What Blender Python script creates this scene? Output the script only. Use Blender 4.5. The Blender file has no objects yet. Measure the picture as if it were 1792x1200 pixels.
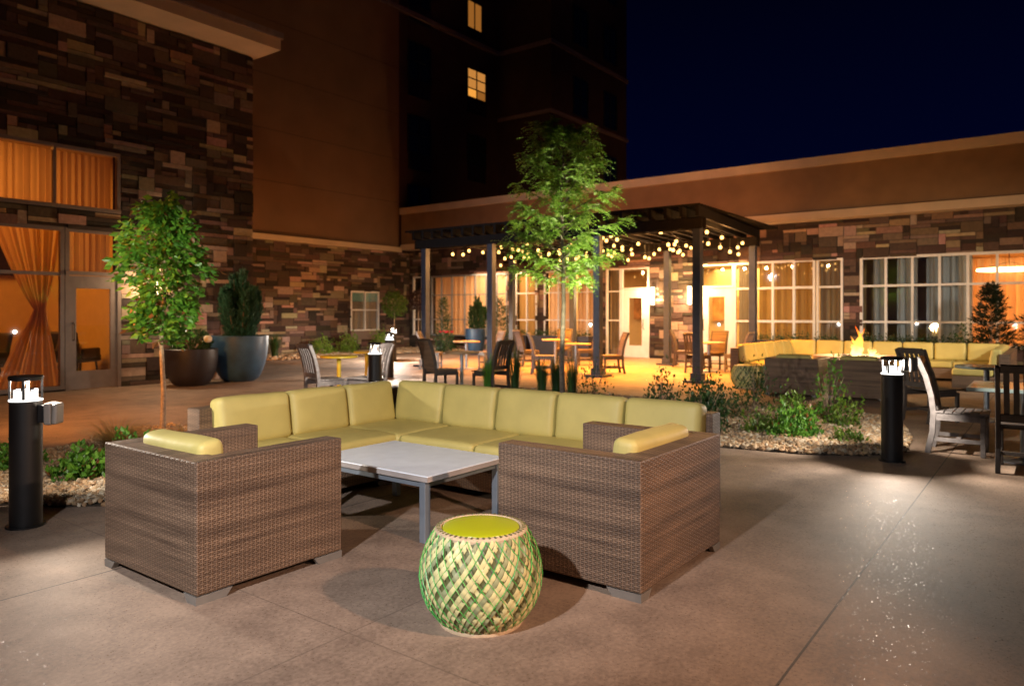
import bpy, math, random
import numpy as np
from mathutils import Vector, Matrix, noise
R = math.radians
random.seed(7); np.random.seed(7)
SC = bpy.context.scene
COL = SC.collection

# ------------------------------------------------------------------ camera
CAMH = 1.45
cd = bpy.data.cameras.new('camera'); cam = bpy.data.objects.new('camera', cd); COL.objects.link(cam)
cam.location = (0, 0, CAMH)
cam.rotation_euler = (R(90), 0, R(36.8 - 90))
cd.sensor_width = 36; cd.lens = 25.5; cd.shift_y = -0.028; cd.shift_x = 0
cd.clip_end = 400; cd.clip_start = .05
cd.dof.use_dof = True; cd.dof.focus_distance = 4.3; cd.dof.aperture_fstop = 2.2
SC.camera = cam

# ------------------------------------------------------------------ world (night sky)
w = bpy.data.worlds.new('World'); SC.world = w; w.use_nodes = True
nt = w.node_tree; bg = nt.nodes['Background']
tc = nt.nodes.new('ShaderNodeTexCoord'); sp = nt.nodes.new('ShaderNodeSeparateXYZ')
rp = nt.nodes.new('ShaderNodeValToRGB')
rp.color_ramp.elements[0].position = 0.0; rp.color_ramp.elements[0].color = (0.00052, 0.0026, 0.0195, 1)
rp.color_ramp.elements[1].position = .5; rp.color_ramp.elements[1].color = (0.00019, 0.00019, 0.0013, 1)
e = rp.color_ramp.elements.new(.16); e.color = (0.00033, 0.00104, 0.01105, 1)
nt.links.new(tc.outputs['Generated'], sp.inputs[0]); nt.links.new(sp.outputs['Z'], rp.inputs[0])
nt.links.new(rp.outputs[0], bg.inputs[0]); bg.inputs[1].default_value = .6

SC.view_settings.view_transform = 'Standard'; SC.view_settings.look = 'None'
SC.view_settings.exposure = .9; SC.view_settings.gamma = 1
SC.cycles.use_denoising = True
SC.cycles.max_bounces = 6; SC.cycles.diffuse_bounces = 2; SC.cycles.glossy_bounces = 3
SC.cycles.transmission_bounces = 4; SC.cycles.transparent_max_bounces = 8
SC.cycles.sample_clamp_indirect = 3.0; SC.cycles.caustics_reflective = False; SC.cycles.caustics_refractive = False

# ------------------------------------------------------------------ unseen spots without fixtures: some inferred from the glow, others added
def point(name, loc, power, col, rad=.05):
    l = bpy.data.lights.new(name, 'POINT'); l.energy = power; l.color = col; l.shadow_soft_size = rad
    o = bpy.data.objects.new(name, l); COL.objects.link(o); o.location = loc; return o
def spot(name, loc, tgt, power, col, size=60, blend=.5, rad=.08):
    l = bpy.data.lights.new(name, 'SPOT'); l.energy = power; l.color = col; l.shadow_soft_size = rad
    l.spot_size = R(size); l.spot_blend = blend
    o = bpy.data.objects.new(name, l); COL.objects.link(o); o.location = loc
    o.rotation_euler = (Vector(tgt) - Vector(loc)).to_track_quat('-Z', 'Y').to_euler(); return o
def area(name, loc, tgt, power, col, sx, sy):
    l = bpy.data.lights.new(name, 'AREA'); l.energy = power; l.color = col; l.shape = 'RECTANGLE'; l.size = sx; l.size_y = sy
    o = bpy.data.objects.new(name, l); COL.objects.link(o); o.location = loc
    o.rotation_euler = (Vector(tgt) - Vector(loc)).to_track_quat('-Z', 'Y').to_euler(); return o
COOL = (1, .88, .74); WARM = (1, .62, .28); SODIUM = (1, .36, .07); AMBER = (1, .62, .30)
spot('unseen_key_spot', (-1.2, 1.7, 3.1), (3.9, 3.8, .3), 680, (.90, .90, .94), 62, .8, .06)  # unseen key added for the foreground, set along the chair's shadow direction
spot('unseen_key_spot', (2.7, -2.2, 3.0), (2.8, 3.0, .2), 560, (1, .63, .43), 60, 1.0, .08)  # second unseen key, warm, added for the foreground seating
spot('terrace_lamp', (.5, 9.0, 3.2), (7.5, 11.0, 0), 1100, SODIUM, 62, .8, .15)
spot('terrace_lamp', (12.5, 16.2, .4), (15.5, 21.9, 2.4), 300, SODIUM, 78, 1.0, .15)
spot('unseen_fill_spot', (14.0, -6.5, 3.2), (21.8, 3.4, .9), 1050, (1, .72, .48), 46, 1.0, .15)  # unseen spot added to lift the low building's right wall
spot('unseen_fill_spot', (7.6, 11.2, 3.3), (17.5, 11.6, 1.9), 480, (.80, .86, 1), 74, .9, .12)  # unseen cool spot added for blue post sides and grey stone
spot('unseen_fill_spot', (11.0, 2.0, 3.9), (21.6, 10.5, 4.3), 1150, (1, .36, .075), 44, .9, .15)  # unseen orange spot added to tint the bronze fascia
spot('unseen_fill_spot', (12.0, -3.8, 4.0), (18.6, 2.6, .5), 1000, (1, .93, .80), 48, .9, .12)  # unseen white spot added over the far lounge cushions
spot('tree_fill_spot', (2.2, 5.9, 1.9), (4.65, 8.9, 1.85), 330, (.97, 1, .76), 31, .5, .04)  # unseen spot added above the bollard to light the bushy tree
spot('tree_uplight', (10.1, 5.1, .1), (9.2, 5.85, 3.7), 950, (1, .97, .58), 34, .6, .04)  # second uplight, added to brighten the dim top of the crown
spot('tree_uplight', (8.55, 5.4, .1), (9.1, 5.8, 3.0), 560, (1, .97, .60), 50, .6, .04)

# ------------------------------------------------------------------ materials
def nodes(m):
    m.use_nodes = True; t = m.node_tree; return t, t.nodes, t.links, t.nodes['Principled BSDF']
def pm(name, col, rough=.6, var=.18, scale=6, bump=0, bscale=60, metal=0, spec=.5, uv=False):
    m = bpy.data.materials.new(name); t, N, L, B = nodes(m)
    B.inputs['Roughness'].default_value = rough; B.inputs['Metallic'].default_value = metal
    B.inputs['Specular IOR Level'].default_value = spec
    c = N.new('ShaderNodeTexCoord'); n = N.new('ShaderNodeTexNoise'); n.inputs['Scale'].default_value = scale; n.inputs['Detail'].default_value = 5
    L.new(c.outputs['Object'], n.inputs['Vector'])
    r = N.new('ShaderNodeValToRGB'); r.color_ramp.elements[0].position = .3; r.color_ramp.elements[1].position = .7
    r.color_ramp.elements[0].color = tuple(x*(1-var) for x in col) + (1,); r.color_ramp.elements[1].color = tuple(min(1, x*(1+var)) for x in col) + (1,)
    L.new(n.outputs['Fac'], r.inputs[0]); L.new(r.outputs[0], B.inputs['Base Color'])
    if bump:
        n2 = N.new('ShaderNodeTexNoise'); n2.inputs['Scale'].default_value = bscale; n2.inputs['Detail'].default_value = 4
        L.new(c.outputs['Object'], n2.inputs['Vector'])
        b = N.new('ShaderNodeBump'); b.inputs['Strength'].default_value = bump; b.inputs['Distance'].default_value = .01
        L.new(n2.outputs['Fac'], b.inputs['Height']); L.new(b.outputs[0], B.inputs['Normal'])
    return m
def attr_mat(name, rough=.8, bump=.3, bscale=25, trans=0, spec=.4, noisevar=.25):
    m = bpy.data.materials.new(name); t, N, L, B = nodes(m)
    a = N.new('ShaderNodeAttribute'); a.attribute_name = 'col'
    c = N.new('ShaderNodeTexCoord'); n = N.new('ShaderNodeTexNoise'); n.inputs['Scale'].default_value = bscale; n.inputs['Detail'].default_value = 6
    L.new(c.outputs['Object'], n.inputs['Vector'])
    mr = N.new('ShaderNodeMapRange'); mr.inputs[3].default_value = 1-noisevar; mr.inputs[4].default_value = 1+noisevar
    L.new(n.outputs['Fac'], mr.inputs[0])
    mx = N.new('ShaderNodeVectorMath'); mx.operation = 'SCALE'; L.new(a.outputs['Color'], mx.inputs[0]); L.new(mr.outputs[0], mx.inputs['Scale'])
    L.new(mx.outputs[0], B.inputs['Base Color']); B.inputs['Roughness'].default_value = rough; B.inputs['Specular IOR Level'].default_value = spec
    if bump:
        b = N.new('ShaderNodeBump'); b.inputs['Strength'].default_value = bump; b.inputs['Distance'].default_value = .02
        L.new(n.outputs['Fac'], b.inputs['Height']); L.new(b.outputs[0], B.inputs['Normal'])
    if trans:
        tr = N.new('ShaderNodeBsdfTranslucent'); L.new(mx.outputs[0], tr.inputs[0])
        ms = N.new('ShaderNodeMixShader'); ms.inputs[0].default_value = trans
        L.new(B.outputs[0], ms.inputs[1]); L.new(tr.outputs[0], ms.inputs[2]); L.new(ms.outputs[0], N['Material Output'].inputs[0])
    return m
def emit(name, col, s, sample=True):
    m = bpy.data.materials.new(name); m.use_nodes = True; N = m.node_tree.nodes; N.clear()
    e = N.new('ShaderNodeEmission'); e.inputs[0].default_value = col + (1,); e.inputs[1].default_value = s
    o = N.new('ShaderNodeOutputMaterial'); m.node_tree.links.new(e.outputs[0], o.inputs[0])
    if not sample: m.cycles.emission_sampling = 'NONE'
    return m
def math_n(N, L, op, a, b=None, c=None):
    n = N.new('ShaderNodeMath'); n.operation = op
    for i, v in enumerate((a, b, c)):
        if v is None: continue
        if isinstance(v, (int, float)): n.inputs[i].default_value = v
        else: L.new(v, n.inputs[i])
    return n.outputs[0]
def wicker_mat(name, dark, light, pu=.056, pv=.0145):
    m = bpy.data.materials.new(name); t, N, L, B = nodes(m)
    uv = N.new('ShaderNodeTexCoord'); s = N.new('ShaderNodeSeparateXYZ'); L.new(uv.outputs['UV'], s.inputs[0])
    u, v = s.outputs[0], s.outputs[1]
    M = lambda op, a, b=None, c=None: math_n(N, L, op, a, b, c)
    row = M('FLOOR', M('DIVIDE', v, pv)); par = M('MODULO', M('ABSOLUTE', row), 2)
    cosu = M('COSINE', M('MULTIPLY', M('ADD', M('DIVIDE', u, pu), M('MULTIPLY', par, .5)), 2*math.pi))
    prof = M('ABSOLUTE', M('SINE', M('MULTIPLY', M('DIVIDE', v, pv), math.pi)))
    over = M('ADD', M('MULTIPLY', cosu, .5), .5)
    strand = M('MULTIPLY', M('POWER', over, .45), M('POWER', prof, .6))
    stake = M('MULTIPLY', M('POWER', M('ABSOLUTE', M('COSINE', M('MULTIPLY', M('DIVIDE', u, pu/2), math.pi))), 4.0), .85)
    h = M('MAXIMUM', strand, stake)
    # slow streaks of lighter and darker cane, row by row
    cb = N.new('ShaderNodeCombineXYZ'); L.new(M('MULTIPLY', u, .9), cb.inputs[0]); L.new(M('MULTIPLY', v, 16), cb.inputs[1])
    n1 = N.new('ShaderNodeTexNoise'); n1.inputs['Scale'].default_value = 1.0; n1.inputs['Detail'].default_value = 3; L.new(cb.outputs[0], n1.inputs['Vector'])
    cb2 = N.new('ShaderNodeCombineXYZ'); L.new(M('MULTIPLY', u, 3), cb2.inputs[0]); L.new(row, cb2.inputs[1])
    n2 = N.new('ShaderNodeTexNoise'); n2.inputs['Scale'].default_value = .8; L.new(cb2.outputs[0], n2.inputs['Vector'])
    band = M('ADD', M('MULTIPLY', n1.outputs['Fac'], 1.3), M('MULTIPLY', n2.outputs['Fac'], .8))
    f = N.new('ShaderNodeMapRange'); f.inputs[1].default_value = .75; f.inputs[2].default_value = 1.4; L.new(band, f.inputs[0])
    fac = M('MULTIPLY', M('ADD', M('MULTIPLY', f.outputs[0], .75), .25), M('ADD', M('MULTIPLY', h, .9), .1))
    mx = N.new('ShaderNodeMix'); mx.data_type = 'RGBA'; L.new(fac, mx.inputs[0])
    mx.inputs[6].default_value = dark + (1,); mx.inputs[7].default_value = light + (1,)
    L.new(mx.outputs[2], B.inputs['Base Color']); B.inputs['Roughness'].default_value = .52
    b = N.new('ShaderNodeBump'); b.inputs['Strength'].default_value = .75; b.inputs['Distance'].default_value = .005
    L.new(h, b.inputs['Height']); L.new(b.outputs[0], B.inputs['Normal'])
    return m
def concrete_mat():
    m = bpy.data.materials.new('brushed concrete'); t, N, L, B = nodes(m)
    c = N.new('ShaderNodeTexCoord'); P = c.outputs['Object']
    M = lambda op, a, b=None, c=None: math_n(N, L, op, a, b, c)
    def nz(scale, det=5, rough=.5):
        n = N.new('ShaderNodeTexNoise'); n.inputs['Scale'].default_value = scale; n.inputs['Detail'].default_value = det; n.inputs['Roughness'].default_value = rough; L.new(P, n.inputs['Vector']); return n.outputs['Fac']
    big, mid, fine, grit = nz(.7, 6, .6), nz(3.5, 5, .6), nz(45, 4, .6), nz(170, 3, .7)
    v = M('ADD', M('ADD', M('MULTIPLY', big, .5), M('MULTIPLY', mid, .35)), M('MULTIPLY', fine, .35))
    r = N.new('ShaderNodeValToRGB'); L.new(v, r.inputs[0])
    r.color_ramp.elements[0].position = .46; r.color_ramp.elements[0].color = (.130, .086, .061, 1)
    r.color_ramp.elements[1].position = .72; r.color_ramp.elements[1].color = (.34, .240, .172, 1)
    s = N.new('ShaderNodeSeparateXYZ'); L.new(P, s.inputs[0])
    def joint(coord, off, per, wd):
        a = M('ABSOLUTE', M('SUBTRACT', M('PINGPONG', M('SUBTRACT', coord, off), per/2), 0))
        return M('LESS_THAN', a, wd)
    jy = joint(s.outputs[1], .87, 3.41, .0055); jx = M('MAXIMUM', joint(s.outputs[0], 2.2, 5.2, .004), joint(s.outputs[1], 2.575, 3.41, .004))
    j = M('MAXIMUM', jy, M('MULTIPLY', jx, M('MULTIPLY', mid, .8)))
    mx = N.new('ShaderNodeMix'); mx.data_type = 'RGBA'; L.new(M('MULTIPLY', j, .85), mx.inputs[0]); L.new(r.outputs[0], mx.inputs[6]); mx.inputs[7].default_value = (.02, .014, .01, 1)
    L.new(mx.outputs[2], B.inputs['Base Color'])
    # exposed glinting aggregate
    vo = N.new('ShaderNodeTexVoronoi'); vo.inputs['Scale'].default_value = 95; L.new(P, vo.inputs['Vector'])
    sx = N.new('ShaderNodeSeparateXYZ'); L.new(vo.outputs['Color'], sx.inputs[0])
    g = M('MULTIPLY', M('GREATER_THAN', sx.outputs[0], .90), M('LESS_THAN', vo.outputs['Distance'], .35))
    rg = M('SUBTRACT', M('ADD', .60, M('MULTIPLY', fine, .15)), M('MULTIPLY', g, .50)); L.new(rg, B.inputs['Roughness'])
    B.inputs['Specular IOR Level'].default_value = .55
    hh = M('SUBTRACT', M('ADD', M('MULTIPLY', fine, .5), M('ADD', M('MULTIPLY', grit, .6), M('MULTIPLY', M('MULTIPLY', g, sx.outputs[1]), .8))), M('MULTIPLY', j, 2.5))
    b = N.new('ShaderNodeBump'); b.inputs['Strength'].default_value = .35; b.inputs['Distance'].default_value = .006
    L.new(hh, b.inputs['Height']); L.new(b.outputs[0], B.inputs['Normal'])
    return m
def curtain_mat(name, col, trans=.55):
    m = bpy.data.materials.new(name); t, N, L, B = nodes(m)
    B.inputs['Base Color'].default_value = col + (1,); B.inputs['Roughness'].default_value = .9; B.inputs['Specular IOR Level'].default_value = .1
    tr = N.new('ShaderNodeBsdfTranslucent'); tr.inputs[0].default_value = col + (1,)
    ms = N.new('ShaderNodeMixShader'); ms.inputs[0].default_value = trans
    L.new(B.outputs[0], ms.inputs[1]); L.new(tr.outputs[0], ms.inputs[2]); L.new(ms.outputs[0], N['Material Output'].inputs[0])
    return m
def glass_mat(name, tint=(1, 1, 1), refl=.06):
    m = bpy.data.materials.new(name); m.use_nodes = True; N = m.node_tree.nodes; L = m.node_tree.links; N.clear()
    tr = N.new('ShaderNodeBsdfTransparent'); tr.inputs[0].default_value = tint + (1,)
    gl = N.new('ShaderNodeBsdfGlossy'); gl.inputs['Roughness'].default_value = .02
    lw = N.new('ShaderNodeLayerWeight'); lw.inputs[0].default_value = .25
    a = N.new('ShaderNodeMath'); a.operation = 'MULTIPLY_ADD'; a.inputs[1].default_value = .6; a.inputs[2].default_value = refl
    L.new(lw.outputs['Fresnel'], a.inputs[0])
    ms = N.new('ShaderNodeMixShader'); L.new(a.outputs[0], ms.inputs[0]); L.new(tr.outputs[0], ms.inputs[1]); L.new(gl.outputs[0], ms.inputs[2])
    o = N.new('ShaderNodeOutputMaterial'); L.new(ms.outputs[0], o.inputs[0]); return m
def fire_mat():
    m = bpy.data.materials.new('flame'); m.use_nodes = True; N = m.node_tree.nodes; L = m.node_tree.links; N.clear()
    c = N.new('ShaderNodeTexCoord'); s = N.new('ShaderNodeSeparateXYZ'); L.new(c.outputs['Object'], s.inputs[0])
    n = N.new('ShaderNodeTexNoise'); n.inputs['Scale'].default_value = 9; L.new(c.outputs['Object'], n.inputs['Vector'])
    a = N.new('ShaderNodeMath'); a.operation = 'MULTIPLY_ADD'; a.inputs[1].default_value = .35; L.new(n.outputs['Fac'], a.inputs[0]); L.new(s.outputs[2], a.inputs[2])
    r = N.new('ShaderNodeValToRGB'); L.new(a.outputs[0], r.inputs[0])
    r.color_ramp.elements[0].position = .12; r.color_ramp.elements[0].color = (1, .75, .30, 1)
    r.color_ramp.elements[1].position = .75; r.color_ramp.elements[1].color = (1, .13, .01, 1)
    x = r.color_ramp.elements.new(.42); x.color = (1, .46, .06, 1)
    lw = N.new('ShaderNodeLayerWeight'); lw.inputs[0].default_value = .62
    e = N.new('ShaderNodeEmission'); L.new(r.outputs[0], e.inputs[0]); e.inputs[1].default_value = 1.7
    tr = N.new('ShaderNodeBsdfTransparent'); ms = N.new('ShaderNodeMixShader'); L.new(lw.outputs['Facing'], ms.inputs[0])
    L.new(e.outputs[0], ms.inputs[1]); L.new(tr.outputs[0], ms.inputs[2])
    o = N.new('ShaderNodeOutputMaterial'); L.new(ms.outputs[0], o.inputs[0]); m.cycles.emission_sampling = 'NONE'; return m

MT = dict(
 concrete=concrete_mat(),
 stone=attr_mat('ledge stone', .82, .5, 14, noisevar=.4), mortar=pm('dark mortar', (.03, .022, .018), .95),
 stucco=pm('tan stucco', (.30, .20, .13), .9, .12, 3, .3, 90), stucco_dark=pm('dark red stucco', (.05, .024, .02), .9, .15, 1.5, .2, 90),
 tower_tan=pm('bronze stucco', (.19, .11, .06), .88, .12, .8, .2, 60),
 trim=pm('cream cornice', (.55, .43, .30), .7, .08, 2, .15, 50), trim_dim=pm('belt course', (.20, .15, .14), .8),
 fascia=pm('bronze fascia', (.22, .13, .065), .85, .1, 2, .2, 60),
 white=pm('white window frame', (.78, .76, .72), .45, .05), dkframe=pm('bronze aluminium', (.27, .21, .18), .4, .1, metal=.3),
 paint=pm('interior wall', (.72, .50, .22), .8, .05), ceil=pm('interior ceiling', (.7, .6, .45), .9, .05), carpet=pm('carpet', (.16, .09, .05), .95, .3, 20),
 glass=glass_mat('window glass'), dglass=glass_mat('dark glass', (.35, .45, .5), .10),
 wicker=wicker_mat('brown wicker', (.026, .014, .010), (.35, .222, .140), .050, .0105),
 wicker2=wicker_mat('woven resin', (.03, .02, .015), (.22, .14, .09), .05, .02),
 cushion=pm('olive vinyl', (.56, .465, .15), .54, .07, 5, .35, 9, spec=.45),
 steel=pm('brushed steel', (.26, .24, .215), .4, .06, 20, metal=.4), galv=pm('grey steel', (.32, .37, .43), .42, .08, 12, metal=.6),
 tabletop=pm('pale laminate', (.80, .86, .92), .34, .05, 9, .04, 120), edge=pm('table edge', (.38, .33, .30), .55),
 black=pm('black powder coat', (.008, .007, .007), .5, .2, 10), roofblack=pm('pergola roof paint', (.008, .007, .007), .85, .2, 10, spec=.15), black2=pm('pergola paint', (.030, .038, .058), .42, .2, 10),
 lampwhite=emit('lit lamp lens', (1, .95, .88), 1.5, False), bulb=emit('lit bulb', (1, .52, .13), 3.4, False), sconce=emit('lit sconce', (1, .74, .38), 5.5, False),
 greybox=pm('grey plastic', (.20, .18, .16), .5, .08), chair=pm('weathered grey timber', (.17, .15, .145), .55, .25, 18, .2, 60),
 chairdark=pm('dark stained timber', (.045, .036, .032), .5, .25, 18, .2, 60),
 yellowtop=pm('yellow table top', (.62, .47, .03), .4, .06), tantop=pm('tan table top', (.45, .30, .16), .5, .1), glasstop=pm('pale glass table top', (.42, .55, .55), .15, .04),
 potblue=pm('slate blue glazed pot', (.035, .085, .16), .42, .2, 5, .1, 40), potdark=pm('dark plum pot', (.022, .018, .024), .45, .2, 5), soil=pm('soil', (.03, .02, .012), .95, .4, 30, .5, 80),
 bark=pm('bark', (.34, .24, .16), .85, .35, 30, .6, 60), barkw=pm('pale bark', (.11, .085, .065), .8, .4, 25, .5, 60),
 leaf=attr_mat('leaf', .42, 0, 30, .35, .5, .2), rock=attr_mat('river rock', .6, .3, 30, 0, .5, .25),
 amber=curtain_mat('amber voile', (.78, .52, .26), .62), sheer=curtain_mat('sheer curtain', (.82, .60, .38)), drape=curtain_mat('gold drape', (.50, .33, .12), .35),
 bluedrape=curtain_mat('grey blue drape', (.46, .54, .58), .15), graydrape=curtain_mat('taupe drape', (.32, .27, .2), .3),
 teal=pm('teal roller blind', (.16, .36, .33), .8, .05), screen=pm('black screen', (.008, .008, .009), .2), leather=pm('dark upholstery', (.05, .03, .022), .5),
 litpane=emit('lit room window', (1, .40, .06), .5), litmid=emit('half lit room window', (1, .40, .08), .30), litdim=emit('dim lit room window', (1, .36, .06), .16), darkpane=pm('unlit pane', (.006, .016, .024), .12, .1),
 fire=fire_mat(), firestone=pm('cast stone', (.42, .30, .24), .7, .1, 8, .2), art=pm('abstract art', (.55, .25, .07), .7, .5, 3), ring=emit('pendant ring', (1, .66, .28), 5, False),
 cream=pm('cream cane', (.66, .58, .27), .5, .12, 20), olive=pm('olive cane', (.13, .125, .045), .5, .2, 20), mint=pm('grey mint cane', (.32, .33, .17), .5, .15, 20),
 cord=pm('green cord', (.06, .50, .08), .4, .1), rim=pm('tan cane rim', (.60, .44, .28), .5, .15, 30), lime=pm('lime vinyl', (.44, .46, .012), .3, .03, spec=.5),
 blossom=pm('white blossom', (.75, .70, .58), .7), red=pm('red petal', (.6, .03, .05), .6), orange_c=pm('rust vinyl', (.42, .10, .02), .5),
)

# ------------------------------------------------------------------ mesh builder
class MB:
    def __init__(s): s.v = []; s.f = []; s.c = []
    def add(s, vs, fs, col=None):
        n = len(s.v); s.v += [tuple(x) for x in vs]
        for q in fs: s.f.append(tuple(n+i for i in q)); s.c.append(col)
    def box(s, x0, x1, y0, y1, z0, z1, col=None, M=None):
        if x0 > x1: x0, x1 = x1, x0
        if y0 > y1: y0, y1 = y1, y0
        vs = [Vector((x, y, z)) for z in (z0, z1) for y in (y0, y1) for x in (x0, x1)]
        if M is not None: vs = [M @ v for v in vs]
        s.add(vs, [(0, 2, 3, 1), (4, 5, 7, 6), (0, 1, 5, 4), (2, 6, 7, 3), (0, 4, 6, 2), (1, 3, 7, 5)], col); return s
    def lathe(s, prof, cx=0, cy=0, n=32, cap=True, col=None):
        vs = []; fs = []
        for r, z in prof:
            for i in range(n):
                a = 2*math.pi*i/n; vs.append((cx+r*math.cos(a), cy+r*math.sin(a), z))
        for k in range(len(prof)-1):
            for i in range(n):
                j = (i+1) % n; fs.append((k*n+i, k*n+j, (k+1)*n+j, (k+1)*n+i))
        if cap:
            fs.append(tuple(range(n))[::-1]); k = (len(prof)-1)*n; fs.append(tuple(k+i for i in range(n)))
        s.add(vs, fs, col); return s
    def tube(s, pts, rad, n=8, col=None, cap=True):
        pts = [Vector(p) for p in pts]; m = len(pts)
        rads = rad if isinstance(rad, (list, tuple)) else [rad]*m
        vs = []; fs = []; a = None
        for i, p in enumerate(pts):
            d = (pts[min(i+1, m-1)] - pts[max(i-1, 0)]).normalized()
            if a is None:
                a = d.cross(Vector((.13, .21, .97)))
                if a.length < .3: a = d.cross(Vector((1, 0, 0)))
            else: a = a - d*a.dot(d)
            a = a.normalized(); b = d.cross(a).normalized()
            for k in range(n):
                t = 2*math.pi*k/n; vs.append(p + (a*math.cos(t)+b*math.sin(t))*rads[i])
        for i in range(m-1):
            for k in range(n):
                q = (k+1) % n; fs.append((i*n+k, i*n+q, (i+1)*n+q, (i+1)*n+k))
        if cap: fs.append(tuple(range(n))[::-1]); fs.append(tuple((m-1)*n+k for k in range(n)))
        s.add(vs, fs, col); return s
    def strip(s, path, y0, y1, th, col=None):
        """bar in the xz plane following path, from y0 to y1, thickness th"""
        P = [Vector((p[0], 0, p[1])) for p in path]; vs = []; fs = []
        for i, p in enumerate(P):
            d = (P[min(i+1, len(P)-1)] - P[max(i-1, 0)]).normalized(); nrm = Vector((-d.z, 0, d.x))*th/2
            for q, y in ((p-nrm, y0), (p+nrm, y0), (p+nrm, y1), (p-nrm, y1)): vs.append((q.x, y, q.z))
        for i in range(len(P)-1):
            for k in range(4):
                j = (k+1) % 4; fs.append((i*4+k, i*4+j, (i+1)*4+j, (i+1)*4+k))
        fs.append((3, 2, 1, 0)); k = (len(P)-1)*4; fs.append((k, k+1, k+2, k+3)); s.add(vs, fs, col); return s
    def cushion(s, c, h, r=.045, puff=(0, 0, 0), M=None):
        def ax(H):
            return [-H, -H+.25*r, -H+.6*r, -H+r, -H*.62, -H*.3, 0, H*.3, H*.62, H-r, H-.6*r, H-.25*r, H]
        A = [ax(v) for v in h]; n = 13; self_seed = random.random()*50; key = {}; vs = []; fs = []
        def V(i, j, k):
            if (i, j, k) in key: return key[(i, j, k)]
            p = Vector((A[0][i], A[1][j], A[2][k])); q = Vector([max(-(h[t]-r), min(h[t]-r, p[t])) for t in range(3)])
            d = p-q; o = q + (d.normalized()*r if d.length > 0 else d)
            f = [1-(o[t]/h[t])**2 for t in range(3)]
            for t in range(3):
                a, b = [x for x in range(3) if x != t]; o[t] += (o[t]/h[t])*puff[t]*max(0, f[a])**.5*max(0, f[b])**.5
            o = o + Vector(c); o += Vector([.007*noise.noise(o*4.5+Vector((t*9., self_seed, c[0]*7))) for t in range(3)])
            if M is not None: o = M @ o
            key[(i, j, k)] = len(vs); vs.append(o); return key[(i, j, k)]
        for i in range(n-1):
            for j in range(n-1):
                fs.append((V(i, j, 0), V(i, j+1, 0), V(i+1, j+1, 0), V(i+1, j, 0))); fs.append((V(i, j, n-1), V(i+1, j, n-1), V(i+1, j+1, n-1), V(i, j+1, n-1)))
                fs.append((V(i, 0, j), V(i+1, 0, j), V(i+1, 0, j+1), V(i, 0, j+1))); fs.append((V(i, n-1, j), V(i, n-1, j+1), V(i+1, n-1, j+1), V(i+1, n-1, j)))
                fs.append((V(0, i, j), V(0, i, j+1), V(0, i+1, j+1), V(0, i+1, j))); fs.append((V(n-1, i, j), V(n-1, i+1, j), V(n-1, i+1, j+1), V(n-1, i, j+1)))
        s.add(vs, fs); return s
    def build(s, name, mat, parent=None, smooth=False, bevel=0, sub=0):
        me = bpy.data.meshes.new(name); me.from_pydata(s.v, [], s.f); me.validate(clean_customdata=False)
        ok = len(me.polygons) == len(s.f)
        me.materials.append(MT[mat]); o = bpy.data.objects.new(name, me); COL.objects.link(o)
        if parent is not None: o.parent = parent
        N = len(me.loops); uv = me.uv_layers.new(name='UVMap')
        vi = np.empty(N, np.int32); me.loops.foreach_get('vertex_index', vi)
        co = np.empty(len(me.vertices)*3, np.float32); me.vertices.foreach_get('co', co); co = co.reshape(-1, 3)
        nr = np.empty(len(me.polygons)*3, np.float32); me.polygons.foreach_get('normal', nr); nr = np.abs(nr.reshape(-1, 3))
        lt = np.empty(len(me.polygons), np.int32); me.polygons.foreach_get('loop_total', lt)
        dom = np.repeat(nr.argmax(1), lt); C = co[vi]
        U = np.where(dom == 0, C[:, 1], C[:, 0]); V = np.where(dom == 2, C[:, 1], C[:, 2])
        uv.data.foreach_set('uv', np.stack([U, V], 1).astype(np.float32).ravel())
        if s.c and s.c[0] is not None and ok:
            ca = me.color_attributes.new('col', 'FLOAT_COLOR', 'CORNER')
            cc = np.array([tuple(c)+(1,) for c in s.c], np.float32); ca.data.foreach_set('color', np.repeat(cc, lt, 0).ravel())
        if smooth:
            me.polygons.foreach_set('use_smooth', [True]*len(me.polygons)); me.set_sharp_from_angle(angle=R(42))
        if bevel:
            b = o.modifiers.new('bevel', 'BEVEL'); b.width = bevel; b.segments = 2; b.limit_method = 'ANGLE'; b.angle_limit = R(50)
        return o

def thing(name, label, cat, loc=(0, 0, 0), rz=0, group=None, s=1):
    o = bpy.data.objects.new(name, None); COL.objects.link(o); o.location = loc; o.rotation_euler = (0, 0, rz); o.scale = (s, s, s)
    o.empty_display_size = .1; return tag(o, label, cat, group)
def tag(o, label, cat, group=None):
    o['label'] = label; o['category'] = cat
    if group: o['group'] = group
    return o
def struct(o, kind='structure', label=None, cat=None):
    o['kind'] = kind
    if label: o['label'] = label
    if cat: o['category'] = cat
    return o
def dup(root, loc, rz, label, group=None, s=None):
    r = root.copy(); COL.objects.link(r); r.location = loc; r.rotation_euler = (0, 0, rz); r['label'] = label
    if s: r.scale = (s, s, s)
    if group: r['group'] = group
    for ch in list(root.children):
        c = ch.copy(); COL.objects.link(c); c.parent = r
        for g in list(ch.children):
            d = g.copy(); COL.objects.link(d); d.parent = c
    return r

class Face:
    """a wall plane; u runs along it, n points out to the courtyard"""
    def __init__(s, axis, plane): s.a = axis; s.p = plane
    def box(s, mb, u0, u1, n0, n1, z0, z1, col=None):
        if s.a == 'Y': mb.box(u0, u1, s.p-n1, s.p-n0, z0, z1, col)
        else: mb.box(s.p-n1, s.p-n0, u0, u1, z0, z1, col)
        return mb
    def pt(s, u, n, z): return (u, s.p-n, z) if s.a == 'Y' else (s.p-n, u, z)

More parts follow.
